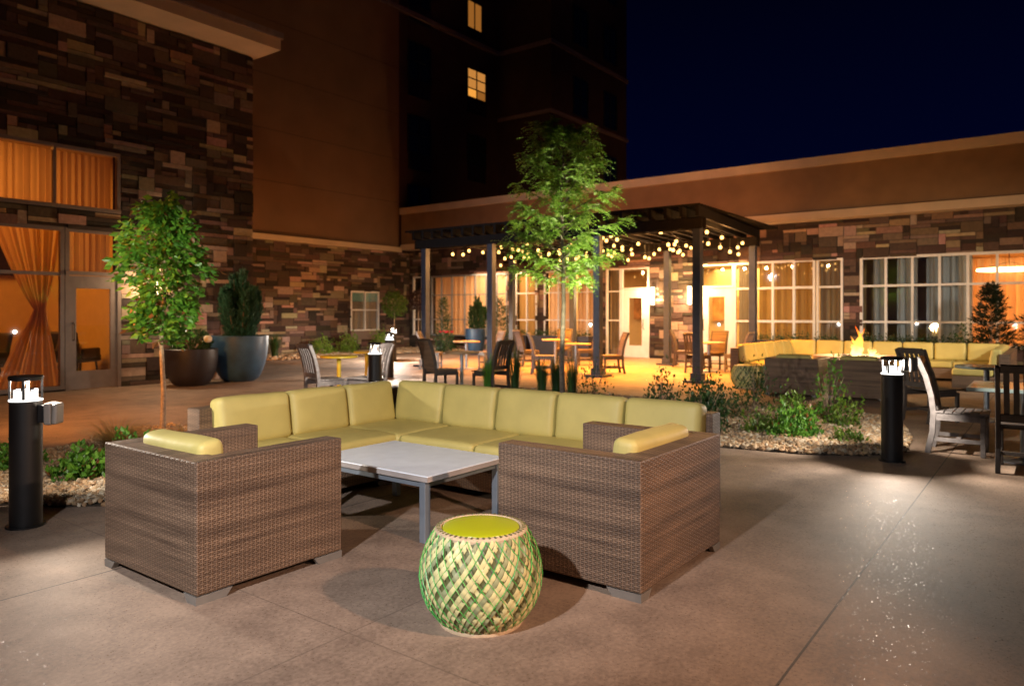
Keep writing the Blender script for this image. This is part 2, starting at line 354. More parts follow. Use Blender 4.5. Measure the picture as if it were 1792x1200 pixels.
PAL = [(.030, .019, .014), (.058, .036, .026), (.096, .061, .044), (.15, .100, .072), (.215, .148, .108), (.36, .252, .18)]
def stone_wall(F, u0, u1, z0, z1, holes, name, parent, cell=(.165, .092), seed=1):
    rnd = random.Random(seed); mb = MB(); cu, cz = cell
    nu = int((u1-u0)/cu); nz = int((z1-z0)/cz); cu = (u1-u0)/nu; cz = (z1-z0)/nz
    free = [[True]*nz for _ in range(nu)]
    for i in range(nu):
        for k in range(nz):
            uc = u0+(i+.5)*cu; zc = z0+(k+.5)*cz
            for h in holes:
                if h[0] < uc < h[1] and h[2] < zc < h[3]: free[i][k] = False
    order = [(i, k) for k in range(nz) for i in range(nu)]
    for i, k in order:
        if not free[i][k]: continue
        hh = rnd.choice([1, 1, 1, 1, 2, 2, 3]); ww = rnd.choice([1, 2, 3, 4, 4, 5, 6]) if hh < 2 else rnd.choice([1, 2, 3, 4])
        w_ = 0
        while w_ < ww and i+w_ < nu and free[i+w_][k]: w_ += 1
        h_ = 1
        while h_ < hh and k+h_ < nz and all(free[i+t][k+h_] for t in range(w_)): h_ += 1
        for a in range(w_):
            for b in range(h_): free[i+a][k+b] = False
        c = noise.noise(Vector((u0+i*cu, z0+k*cz*1.4, seed*7.))*.9)
        t = rnd.random()+c*.55
        idx = 0 if t < .18 else 1 if t < .42 else 2 if t < .64 else 3 if t < .78 else 4 if t < .90 else 5
        col = tuple(x*rnd.uniform(.85, 1.18) for x in PAL[idx])
        d = rnd.uniform(.012, .06); g = .006
        F.box(mb, u0+i*cu+g, u0+(i+w_)*cu-g, 0, d, z0+k*cz+g, z0+(k+h_)*cz-g, col)
    return mb.build(name, 'stone', parent)
def holed(F, mb, u0, u1, z0, z1, holes, n0, n1):
    us = sorted(set([u0, u1] + [x for h in holes for x in h[:2] if u0 < x < u1]))
    for a, b in zip(us, us[1:]):
        m = (a+b)/2; zz = [(z0, z1)]
        for h in holes:
            if h[0] <= m <= h[1]:
                nz = []
                for p, q in zz:
                    if h[3] <= p or h[2] >= q: nz.append((p, q)); continue
                    if h[2] > p: nz.append((p, h[2]))
                    if h[3] < q: nz.append((h[3], q))
                zz = nz
        for p, q in zz: F.box(mb, a, b, n0, n1, p, q)
def window(F, parent, u0, u1, z0, z1, us=(), zs=(), mat='white', fw=.06, mw=.045, glass='glass', depth=.09, name='window'):
    mb = MB(); n1 = .05
    F.box(mb, u0, u1, n1-depth, n1, z1-fw, z1); F.box(mb, u0, u1, n1-depth, n1+.02, z0, z0+fw)
    F.box(mb, u0, u0+fw, n1-depth, n1, z0+fw, z1-fw); F.box(mb, u1-fw, u1, n1-depth, n1, z0+fw, z1-fw)
    for z in zs: F.box(mb, u0+fw, u1-fw, n1-depth+.01, n1-.008, z-mw/2, z+mw/2)
    zz = [z0+fw]+[q for z in zs for q in (z-mw/2, z+mw/2)]+[z1-fw]
    for u in us:
        for k in range(0, len(zz), 2): F.box(mb, u-mw/2, u+mw/2, n1-depth+.01, n1-.004, zz[k], zz[k+1])
    f = mb.build(name, mat, parent)
    g = MB(); F.box(g, u0+fw*.5, u1-fw*.5, n1-depth+.035, n1-depth+.043, z0+fw*.5, z1-fw*.5); g.build('pane', glass, f)
    return f
def curtain(F, u0, u1, n, z0, z1, mat, label, amp=.05, pitch=.16, seed=0, waist=None, group=None, name='curtain'):
    rnd = random.Random(seed); mb = MB(); nu = max(8, int((u1-u0)/.028)); nz = 14 if waist else 3
    vs = []; ph = [rnd.uniform(0, 6.28) for _ in range(3)]
    for k in range(nz+1):
        z = z0+(z1-z0)*k/nz
        for i in range(nu+1):
            t = i/nu; u = u0+(u1-u0)*t
            if waist:
                zw, uc, wf = waist; q = abs(z-zw)/(z1-zw if z > zw else zw-z0); sc = wf+(1-wf)*min(1, q)**.8
                u = uc+(u-uc)*sc if z <= zw else uc+(u-uc)*sc
            a = math.sin(2*math.pi*u0/pitch+2*math.pi*t*(u1-u0)/pitch+ph[0]) + .5*math.sin(2*math.pi*t*(u1-u0)/(pitch*.43)+ph[1]) + .4*math.sin(2*math.pi*t*(u1-u0)/(pitch*2.7)+ph[2])
            vs.append(F.pt(u, n+amp*.55*a, z))
    fs = [(k*(nu+1)+i, k*(nu+1)+i+1, (k+1)*(nu+1)+i+1, (k+1)*(nu+1)+i) for k in range(nz) for i in range(nu)]
    mb.add(vs, fs); return tag(mb.build(name, mat, None, smooth=True), label, 'curtain', group)

# ------------------------------------------------------------------ leaves
PALG = [((.05, .16, .018), (.15, .34, .035)), ((.02, .055, .018), (.05, .12, .03)), ((.10, .22, .02), (.24, .38, .05)), ((.02, .075, .045), (.05, .16, .085)), ((.06, .12, .015), (.16, .26, .03)), ((.28, .19, .06), (.48, .34, .12))]
def leaves_into(V, Cc, pts, ln, wd, pal, up=.2, dirs=None, jit=.8):
    for i, p in enumerate(pts):
        if dirs is not None: d = Vector(dirs[i])
        else: d = Vector((0, 0, up))
        d = d + Vector((random.gauss(0, 1), random.gauss(0, 1), random.gauss(0, 1)))*jit*.5
        if d.length < 1e-3: d = Vector((0, 0, 1))
        d.normalize(); s = d.cross(Vector((random.gauss(0, 1), random.gauss(0, 1), random.gauss(0, 1)+.8))).normalized(); n = d.cross(s)
        k = random.uniform(.5, 1.35); l = ln*k; w_ = wd*k*.5; P = Vector(p)
        V.append((P, P+d*l*.45+s*w_+n*w_*.35, P+d*l, P+d*l*.45-s*w_+n*w_*.35))
        t = random.random()**1.2; Cc.append(tuple(a+(b-a)*t for a, b in zip(*pal)) if pal is not PALG[0] or random.random() > .05 else (.22, .09, .03))
def leaf_obj(name, V, Cc, parent=None, mat='leaf'):
    mb = MB(); k = 0
    for q, c in zip(V, Cc):
        mb.v += [tuple(x) for x in q]; mb.f += [(k, k+1, k+2), (k, k+2, k+3)]; mb.c += [c, c]; k += 4
    return mb.build(name, mat, parent)

# ================================================================== GROUND
g = MB(); g.box(-60, 90, -70, 90, -.3, 0); gr = g.build('ground', 'concrete'); struct(gr, label='brushed concrete patio slabs with thin joints', cat='ground')

# ================================================================== HOTEL TOWER (behind)
tw = thing('hotel_tower', 'dark multi storey hotel tower with two lit windows rising behind the low buildings', 'building', (20, 21.95, 0))
def W(mb):   # world geometry into a parent's space
    return mb
def lpart(mb, name, mat, root, **k):
    L = root.location; mb.v = [(x-L.x, y-L.y, z-L.z) for x, y, z in mb.v]; return mb.build(name, mat, root, **k)
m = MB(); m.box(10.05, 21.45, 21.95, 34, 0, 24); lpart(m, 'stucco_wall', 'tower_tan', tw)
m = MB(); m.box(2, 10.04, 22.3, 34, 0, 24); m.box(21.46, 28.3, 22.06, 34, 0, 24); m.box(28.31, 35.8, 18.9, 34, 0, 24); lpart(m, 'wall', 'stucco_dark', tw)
m = MB()
for z in (14.15,):
    m.box(10.05, 28.22, 21.87, 22.2, z, z+.2); m.box(28.22, 28.4, 18.82, 21.87, z, z+.2); m.box(28.4, 35.9, 18.82, 19.0, z, z+.2)
z = 10.9; m.box(28.22, 28.4, 18.82, 22.0, z, z+.18); m.box(28.4, 35.9, 18.82, 19.0, z, z+.18)
m.box(35.75, 35.9, 19.0, 30, 14.15, 14.35)
lpart(m, 'belt_course', 'trim_dim', tw)
m = MB()
for z in (6.1, 7.9, 9.8, 11.7): m.box(10.05, 21.44, 21.944, 21.96, z, z+.012)
lpart(m, 'reveal_line', 'mortar', tw)
F1 = Face('Y', 22.06)
def twin(F, u0, u1, z0, z1, mat, rows, ac=True):
    mb = MB(); F.box(mb, u0-.05, u1+.05, 0, .05, z0-.05, z0); F.box(mb, u0-.05, u1+.05, 0, .05, z1, z1+.05)
    F.box(mb, u0-.05, u0, 0, .05, z0, z1); F.box(mb, u1, u1+.05, 0, .05, z0, z1); um = (u0+u1)/2
    for r in rows: F.box(mb, u0, u1, .0, .045, r-.025, r+.025)
    zz = [z0]+[q for r in rows for q in (r-.025, r+.025)]+[z1]
    for k in range(0, len(zz), 2): F.box(mb, um-.03, um+.03, 0, .04, zz[k], zz[k+1])
    if ac: F.box(mb, u0, u1, 0, .06, z0-.75, z0-.06)
    f = lpart(mb, 'window', 'black', tw)
    parts = [(u0, u1, z0, z1, mat)] if mat != 'litpane' else [(u0, um, z0, rows[0], 'litpane'), (um, u1, z0, rows[0], 'litdim'), (u0, u1, rows[0], z1, 'litmid')]
    for a, b, c, d, mt in parts:
        g = MB(); F.box(g, a, b, .001, .012, c, d); gg = g.build('pane', mt, f); gg.data.transform(Matrix.Translation(-tw.location))
    return f
for z in (11.55, 8.4, 5.4, 14.75, 17.9): twin(F1, 22.1, 23.45, z, z+1.55, 'darkpane', (z+.8,))
twin(F1, 26.0, 27.3, 11.7, 13.0, 'litpane', (12.1, 12.58)); twin(F1, 26.0, 27.0, 14.95, 16.2, 'litdim', ())
for z in (8.5, 5.4): twin(F1, 26.0, 27.3, z, z+1.4, 'darkpane', (z+.7,))
F2 = Face('Y', 18.9)
for z in (8.0, 11.3, 14.8, 18):
    for u in (30.3, 33.3): twin(F2, u, u+1.3, z, z+1.8, 'darkpane', (z+.9,), False)

# ================================================================== LEFT WING
lw = thing('stone_wing', 'tall ledgestone wing with overhanging flat roof, amber lit glass front and door', 'building', (5, 15.1, 0))
FL = Face('Y', 15.05)
LH = [(0, 5.94, .04, 3.08), (5.94, 6.93, 0, 3.08), (0, 6.93, 3.48, 4.64)]
sw = stone_wall(FL, -4, 9.96, 0, 7.44, LH, 'stone_wall', None, seed=3)
m = MB(); holed(FL, m, -4, 9.93, 0, 7.46, LH, -.25, 0); m.box(9.7, 9.93, 15.31, 21.8, 0, 7.46); m.box(-4, -3.8, 15.31, 21.8, 0, 7.46)
b_ = m.build('backing_wall', 'mortar', None)
m = MB(); m.box(-5, 10.10, 14.15, 22.0, 7.47, 7.72); ro = m.build('roof', 'trim', None)
m = MB(); m.box(-5, 10.15, 14.10, 22.0, 7.721, 7.86); rc = m.build('roof_edge', 'trim_dim', None)
def adopt(root, *objs):
    for o in objs:
        o.parent = root; o.matrix_parent_inverse = Matrix.Translation(-root.location)
adopt(lw, sw, b_, ro); adopt(ro, rc); rc.matrix_parent_inverse = Matrix.Identity(4)
def awin(root, F, *a, **k):
    f = window(F, None, *a, **k); adopt(root, f); return f
awin(lw, FL, 0, 5.92, .03, 3.1, (4.42, 2.95, 1.48), (2.21,), 'dkframe', .075, .06)
awin(lw, FL, 5.93, 6.96, 2.2, 3.1, (), (), 'dkframe', .075, .06, name='transom_window')
awin(lw, FL, 0, 6.95, 3.46, 4.66, (5.75, 4.3, 2.85, 1.4), (), 'dkframe', .07, .05, name='upper_window')
def door(root, F, u0, u1, z1, mat, gu0, gu1, gz0, gz1, handle_u, hmat='steel'):
    mb = MB(); F.box(mb, u0, gu0, -.02, .03, .01, z1); F.box(mb, gu1, u1, -.02, .03, .01, z1); F.box(mb, gu0, gu1, -.02, .03, .01, gz0); F.box(mb, gu0, gu1, -.02, .03, gz1, z1)
    d = mb.build('door', mat, None); adopt(root, d)
    g = MB(); F.box(g, gu0-.01, gu1+.01, .0, .008, gz0-.01, gz1+.01); g.build('pane', 'glass', d)
    h = MB(); s = 1 if handle_u > (u0+u1)/2 else -1
    h.tube([F.pt(handle_u, .03, .95), F.pt(handle_u, .10, .97), F.pt(handle_u, .10, 1.27), F.pt(handle_u, .03, 1.29)], .013, 8)
    h.build('handle', hmat, d, smooth=True); return d
for a, b in ((5.93, 6.0), (6.89, 6.96)):
    m = MB(); FL.box(m, a, b, -.05, .05, 0, 2.2); adopt(lw, m.build('door_jamb', 'dkframe', None))
door(lw, FL, 6.0, 6.89, 2.19, 'dkframe', 6.13, 6.76, .36, 1.95, 6.08)
# the room behind the glass
m = MB(); m.box(-3.8, 9.69, 20.6, 20.8, 0, 5); rw = m.build('room_wall', 'paint', None)
m = MB(); m.box(-3.8, 9.69, 15.31, 20.6, .002, .02); rf = m.build('room_floor', 'carpet', None)
m = MB(); m.box(-3.8, 9.69, 15.31, 20.6, 4.9, 5); rcg = m.build('room_ceiling', 'ceil', None)
m = MB(); m.box(7.6, 7.7, 15.31, 20.6, .02, 4.9); rs = m.build('room_side_wall', 'paint', None)
adopt(lw, rw, rf, rcg, rs)
area('room_light', (3.2, 17.6, 4.85), (3.2, 17.6, 0), 150, (1, .36, .055), 5, 2.5)
curtain(FL, 4.85, 6.02, -.3, .03, 3.06, 'amber', 'gathered amber curtain tied at its waist beside the left glass door', waist=(1.5, 5.66, .13), pitch=.11, amp=.07, seed=2)
curtain(FL, 1.9, 3.3, -.3, .03, 3.06, 'amber', 'gathered amber curtain nearest the frame edge of the tall glass front', waist=(1.45, 2.3, .16), pitch=.11, amp=.07, seed=5)
curtain(FL, 6.0, 6.9, -.3, 2.28, 3.06, 'sheer', 'short sheer blind in the transom above the left glass door', pitch=.13, amp=.03)
curtain(FL, 4.55, 6.9, -.3, 3.5, 4.6, 'sheer', 'pleated amber curtain in the upper window of the stone wing', pitch=.12, amp=.04)
curtain(FL, .05, 4.5, -.3, 3.5, 4.6, 'sheer', 'long pleated curtain in the upper window, toward the frame edge', pitch=.12, amp=.04)
tv = thing('wall_screen', 'black wall screen inside the stone wing behind the tied curtain', 'screen', (6.3, 20.5, 2.4))
m = MB(); m.box(-1.1, 1.1, -.04, .04, 0, 1.05); m.build('screen', 'screen', tv, bevel=.01); m = MB(); m.box(-.3, .3, .04, .098, .3, .7); m.build('bracket', 'black', tv)
def lounge_chair(loc, rz, label, s=1):
    t = thing('lounge_chair', label, 'chair', loc, rz, 'dark lounge chairs inside the stone wing', s)
    m = MB(); m.cushion((0, 0, .40), (.30, .28, .07), .04); m.build('seat', 'leather', t, smooth=True)
    m = MB(); M = Matrix.Translation((-.30, 0, .40)) @ Matrix.Rotation(R(-12), 4, 'Y'); m.cushion((0, 0, .25), (.05, .28, .28), .045, M=M); m.build('backrest', 'leather', t, smooth=True)
    for y in (-.24, .24):
        for x in (-.26, .24): m = MB(); m.tube([(x, y, 0), (x*.85, y*.9, .34)], [.014, .02], 8); m.build('leg', 'black', t)
    for y in (-.3, .3): m = MB(); m.cushion((-.05, y, .50), (.24, .035, .10), .03); m.build('armrest', 'leather', t, smooth=True)
    return t
lc = lounge_chair((5.1, 16.9, .02), R(200), 'dark lounge chair seen through the glass at the frame edge', 1.15)
dup(lc, (6.25, 17.2, .02), R(160), 'dark lounge chair seen behind the foot of the tied curtain')
dup(lc, (7.1, 17.3, .02), R(30), 'dark lounge chair seen through the pane of the left glass door')
it = thing('console_table', 'dark low console table inside behind the left glass door', 'table', (7.2, 18.6, .02))
m = MB(); m.box(-.7, .35, -.3, .3, .70, .75); m.build('tabletop', 'leather', it, bevel=.01)
for x in (-.66, .31):
    for y in (-.26, .26): m = MB(); m.box(x-.02, x+.02, y-.02, y+.02, 0, .70); m.build('leg', 'black', it)
# wall lamp of the stone wing
def sconce(loc, rz, label, power, col, big=1, group=None):
    t = thing('wall_lamp', label, 'lamp', loc, rz, group)
    m = MB(); m.box(-.05*big, .05*big, -.012, .03, -.22*big, .22*big); m.build('backplate', 'black', t, bevel=.004)
    m = MB(); m.lathe([(.045*big, -.25*big), (.055*big, -.24*big), (.055*big, .24*big), (.045*big, .25*big)], 0, -.09, 20); m.build('lamp_shade', 'sconce', t, smooth=True)
    a = loc; d = Matrix.Rotation(rz, 3, 'Z') @ Vector((0, -.30, 0)); point('wall_lamp_light', Vector(loc)+d, power, col, .09); return t
sconce((7.62, 14.99, 2.05), 0, 'bright wall lamp behind the bushy tree on the stone wing', 55, (1, .70, .42), .8)

# ================================================================== MIDDLE WALL
mw = thing('stone_base_wall', 'ledgestone base wall with cream cornice and a teal blind window under the tower', 'building', (16, 21.9, 0))
FM = Face('Y', 21.9)
MH = [(18.78, 20.26, .45, 2.35)]
s1 = stone_wall(FM, 9.97, 21.98, 0, 4.02, MH, 'stone_wall', None, seed=11)
m = MB(); holed(FM, m, 9.97, 22.0, 0, 4.0, MH, -.045, .0); k1 = m.build('backing_wall', 'mortar', None)
m = MB(); m.box(9.97, 21.40, 21.72, 21.949, 4.02, 4.22); k2 = m.build('cornice', 'trim', None)
adopt(mw, s1, k1, k2)
awin(mw, FM, 18.78, 20.26, .80, 2.36, (19.52,), (1.62,), 'white', .06, .05, depth=.10)
m = MB(); FM.box(m, 18.80, 20.24, -.04, .02, .45, .79); lv = m.build('vent_panel', 'dkframe', None); adopt(mw, lv)
m = MB(); FM.box(m, 18.84, 20.2, -.043, -.02, 1.95, 2.32); tb = tag(m.build('roller_blind', 'teal'), 'teal roller blind half drawn in the small stone wall window', 'blind')
m = MB(); FM.box(m, 18.8, 20.24, -.049, -.044, .80, 2.34); m2 = m.build('reveal_panel', 'potdark', None); adopt(mw, m2)
curtain(FM, 18.88, 20.16, -.032, .88, 1.94, 'graydrape', 'taupe curtain under the teal blind in the small window', amp=.008, pitch=.2)

# ================================================================== BACK BUILDING
bb = thing('low_building', 'long low ledgestone building with bronze fascia, white grid windows and two doors', 'building', (22, 8, 0))
FB = Face('X', 22.0)
BH = [(20.95, 21.62, .6, 3.0), (16.68, 20.6, .6, 3.0), (15.3, 16.25, .6, 3.0), (12.6, 14.95, .6, 3.0), (10.78, 12.36, 0, 3.0), (7.30, 8.98, 0, 3.0),
      (5.50, 7.29, .6, 3.0), (4.8, 5.49, .6, 3.0), (-3.0, 4.32, .6, 3.0)]
s1 = stone_wall(FB, -8, 21.84, 0, 4.12, BH, 'stone_wall', None, seed=23)
m = MB(); holed(FB, m, -8, 21.84, 0, 4.2, BH, -.25, 0); k1 = m.build('backing_wall', 'mortar', None)
m = MB(); m.box(21.5, 22.24, -9, 21.86, 4.20, 5.60); m.box(22.25, 28.2, -9, 21.86, 5.2, 5.59); k2 = m.build('fascia', 'fascia', None)
m = MB(); m.box(21.42, 22.0, -9, 21.85, 4.12, 4.34); k3 = m.build('cornice', 'trim', None)
m = MB(); m.box(21.38, 22.4, -9, 21.85, 5.601, 5.86); k4 = m.build('parapet_coping', 'trim', None)
adopt(bb, s1, k1, k2, k3, k4)
Z2 = (1.24, 2.23)
awin(bb, FB, 20.93, 21.64, .58, 3.02, (), Z2, 'white')
awin(bb, FB, 16.66, 20.62, .58, 3.02, (20.04, 19.48, 18.8, 18.25, 17.7, 17.17), Z2, 'galv', .06, .035)
awin(bb, FB, 15.28, 16.27, .58, 3.02, (15.75,), Z2, 'white')
awin(bb, FB, 12.58, 14.97, .58, 3.02, (14.35, 13.75, 13.15), Z2, 'white')
awin(bb, FB, 11.80, 12.38, .02, 3.02, (), (1.24, 2.23), 'white', .06, .05, name='sidelight')
awin(bb, FB, 10.76, 11.795, 2.28, 3.02, (), (), 'white', name='transom_window')
awin(bb, FB, 7.28, 7.90, .02, 3.02, (), (1.24, 2.23), 'white', .06, .06, name='sidelight')
awin(bb, FB, 7.905, 9.0, 2.28, 3.02, (), (), 'white', name='transom_window')
awin(bb, FB, 5.52, 7.275, .58, 3.04, (6.73, 6.12), Z2, 'white', .07, .07)
awin(bb, FB, 4.78, 5.49, .58, 3.04, (), Z2, 'white', .06, .06)
awin(bb, FB, -3.0, 4.34, .58, 3.04, (3.69, 3.05, 2.42, 1.79, 1.16, .53, -.1, -.75, -1.4, -2.1), Z2, 'white', .07, .06)
for a, b in ((10.76, 10.82), (11.735, 11.795), (7.905, 7.965), (8.94, 9.0)):
    m = MB(); FB.box(m, a, b, -.05, .05, 0, 2.28); o = m.build('door_jamb', 'white', None); adopt(bb, o)
door(bb, FB, 10.82, 11.735, 2.27, 'white', 11.03, 11.52, .40, 2.0, 10.95, 'black')
door(bb, FB, 7.965, 8.94, 2.27, 'white', 8.2, 8.72, .40, 2.0, 8.86, 'black')
# interior rooms
m = MB(); m.box(26.2, 26.3, -6, 21.5, 0, 3.3)
for y in (4.52, 1.98, 21.4, -6): m.box(22.26, 26.19, y, y+.08, .02, 3.14)
o = m.build('room_wall', 'paint', None); m = MB(); m.box(22.26, 26.19, -6, 21.5, .002, .018); o2 = m.build('room_floor', 'carpet', None)
m = MB(); m.box(22.26, 26.19, -6, 21.5, 3.15, 3.2); o3 = m.build('room_ceiling', 'ceil', None); adopt(bb, o, o2, o3)
area('dining_room_light', (24.3, 8.8, 3.1), (24.3, 8.8, 0), 480, (1, .62, .24), 8.0, 2.6)
area('dining_room_light', (24.3, 17.0, 3.1), (24.3, 17.0, 0), 450, (1, .60, .32), 7.5, 2.6)
area('lounge_light', (25.0, -1.3, 3.1), (25.0, -1.3, 0), 420, (1, .42, .11), 6.0, 1.8)
area('lounge_light', (22.9, -1.5, 3.1), (22.9, -1.5, 0), 40, (1, .5, .16), 5.0, .8)
C = lambda a, b, mat, lab, **k: curtain(FB, a, b, -.2, .66, 2.98, mat, lab, **k)
C(16.75, 20.55, 'sheer', 'pale peach sheer curtain filling the seven bay window behind the potted conifers', pitch=.28, amp=.06, seed=1)
C(15.3, 16.25, 'drape', 'grey gold drape in the narrow two light window of the low building', seed=2)
C(12.65, 13.7, 'sheer', 'warm sheer curtain in the window next to the first door', seed=3)
C(13.75, 14.9, 'sheer', 'warm sheer curtain half hidden behind the feathery tree', seed=4, pitch=.2)
curtain(FB, 11.86, 12.32, -.2, .06, 2.98, 'graydrape', 'taupe drape in the sidelight of the door left of the wall lamps', seed=5)
curtain(FB, 7.34, 7.84, -.2, .06, 2.98, 'graydrape', 'taupe drape in the sidelight of the door right of the wall lamps', seed=6)
C(5.6, 7.2, 'drape', 'gold drape behind the three bay white window', seed=7, pitch=.2)
C(4.84, 5.44, 'graydrape', 'taupe drape in the narrow window beside the stone pier', seed=8)
C(1.7, 2.75, 'bluedrape', 'grey blue drape beside the orange curtain in the long window', seed=9, pitch=.22, amp=.07)
C(2.95, 3.45, 'bluedrape', 'middle grey blue drape hanging in the unlit bays', seed=10, pitch=.2, amp=.07)
C(3.7, 4.05, 'bluedrape', 'narrow grey blue drape at the stone end of the long window', seed=12, pitch=.2, amp=.07)
curtain(FB, -3.6, 1.9, -1.75, .03, 2.98, 'sheer', 'orange lit curtain behind the glowing ring pendant in the long window', seed=13, pitch=.24, amp=.06)
pr = thing('ring_pendant', 'glowing ring pendant lamp inside the long window', 'lamp', (22.95, .95, 2.62), 0)
m = MB(); n = 40
vs = []
for i in range(n):
    a = 2*math.pi*i/n
    for dr, dz in ((.0, -.03), (.05, -.03), (.05, .03), (0, .03)): vs.append(((.68+dr)*math.cos(a), (.68+dr)*math.sin(a), dz))
m.add(vs, [(i*4+k, i*4+(k+1) % 4, ((i+1) % n)*4+(k+1) % 4, ((i+1) % n)*4+k) for i in range(n) for k in range(4)]); m.build('ring', 'ring', pr)
m = MB(); m.tube([(0, 0, .515), (0, 0, .2)], .01); [m.tube([(0, 0, .2), (.7*math.cos(a), .7*math.sin(a), .02)], .005, 6) for a in (0, 2.1, 4.2)]; m.build('hanger', 'black', pr)
# art and table inside
m = MB(); m.box(-.03, .03, -.45, .45, 0, 1.0); a_ = m.build('wall_picture', 'art'); a_.location = (26.12, 13.0, 1.25); tag(a_, 'abstract amber picture on the wall seen through the door left of the wall lamps', 'picture')
m = MB(); m.box(-.03, .03, -.6, .6, 0, .9); a_ = m.build('wall_picture', 'art'); a_.location = (26.12, 9.6, 1.2); tag(a_, 'wide amber picture on the wall seen through the door right of the wall lamps', 'picture')
sconce((21.95, 10.58, 2.05), R(-90), 'tall glowing wall lamp right beside the first white door', 70, AMBER, 1.15, 'tall wall lamps between the white doors')
sconce((21.95, 9.30, 2.05), R(-90), 'tall glowing wall lamp nearer the second white door', 70, AMBER, 1.15, 'tall wall lamps between the white doors')
# planter boxes under windows
def planter_box(y0, y1, label, lit):
    t = thing('planter_box', label, 'planter', (21.35, (y0+y1)/2, 0), 0, 'planter boxes under the windows'); L = (y1-y0)/2
    m = MB(); m.box(-.2, .2, -L, L, 0, .70); m.build('box', 'potdark', t, bevel=.01)
    v = []; c = []
    leaves_into(v, c, [(random.uniform(-.18, .18), random.uniform(-L, L), .70+abs(random.gauss(.06, .08))) for _ in range(int(560*L))], .05, .035, PALG[1], up=.6)
    leaf_obj('foliage', v, c, t)
    return t
planter_box(5.5, 7.25, 'long planter box of low greenery under the three bay window behind the sofas', 1)
planter_box(4.75, 5.42, 'short planter box of greenery under the narrow window beside the stone pier', 1)
planter_box(1.95, 4.3, 'long planter box of greenery under the grey blue drapes', 1)
planter_box(12.6, 15.0, 'planter box of greenery under the window beside the first door', 1)
planter_box(15.2, 16.2, 'planter box under the narrow two light window', 1)

# ================================================================== FOREGROUND SEATING
def corner_skid(m, cx, cy, sx, sy, lx=.20, ly=.12, h=.042):
    # L shaped steel plate wrapped under a corner; sx, sy point inward
    for (ax, L) in (('x', lx), ('y', ly)):
        a0 = 0 if ax == 'x' else .0352; pts = [(a0, 0), (L-.035, 0), (L, h), (a0, h)]
        vs = []
        for off in (0, .035):
            for a, z in pts:
                vs.append((cx+sx*a, cy+sy*off, z) if ax == 'x' else (cx+sx*off, cy+sy*a, z+.0007 if z else 0.0005))
        m.add(vs, [(0, 1, 2, 3), (7, 6, 5, 4), (0, 4, 5, 1), (1, 5, 6, 2), (2, 6, 7, 3), (3, 7, 4, 0)])
def club_chair(loc, rz, label, W_=.98, D_=.92, group=None):
    t = thing('club_chair', label, 'armchair', loc, rz, group); w2, d2 = W_/2, D_/2; H = .712
    a, b = .17, .135; U = [(-d2, -w2), (d2, -w2), (d2, -w2+b), (-d2+a, -w2+b), (-d2+a, w2-b), (d2, w2-b), (d2, w2), (-d2, w2)]; n = len(U); m = MB()
    m.add([(x, y, z) for z in (.045, H) for x, y in U], [(i, (i+1) % n, n+(i+1) % n, n+i) for i in range(n)] + [(8, 9, 10, 11), (8, 11, 12, 15), (12, 13, 14, 15), (3, 2, 1, 0), (7, 4, 3, 0), (7, 6, 5, 4)]); m.build('frame', 'wicker', t, bevel=.008)
    m = MB(); m.box(-d2+.1704, d2-.02, -w2+.1352, w2-.1352, .06, .30); m.build('seat_base', 'wicker', t)
    m = MB(); m.cushion((.09, 0, .375), (.36, w2-.14, .07), .04, (.0, 0, .02)); m.build('seat_cushion', 'cushion', t, smooth=True)
    m = MB(); M = Matrix.Translation((-d2+.235, 0, .418)) @ Matrix.Rotation(R(-7), 4, 'Y')
    m.cushion((0, 0, .175), (.072, w2-.17, .19), .045, (.012, 0, .0), M=M); m.build('back_cushion', 'cushion', t, smooth=True)
    for sx in (-1, 1):
        for sy in (-1, 1):
            m = MB(); corner_skid(m, sx*d2, sy*w2, -sx, -sy); m.build('foot', 'steel', t)
    return t
cc = club_chair((2.405, 3.905, 0), 0, 'brown wicker club chair with olive cushion, its back toward the left gravel bed', group='wicker club chairs facing the long sofa')
cc2 = club_chair((3.835, 2.115, 0), R(90), 'brown wicker club chair with olive cushion standing directly behind the woven barrel stool', W_=1.07, D_=.91, group='wicker club chairs facing the long sofa')

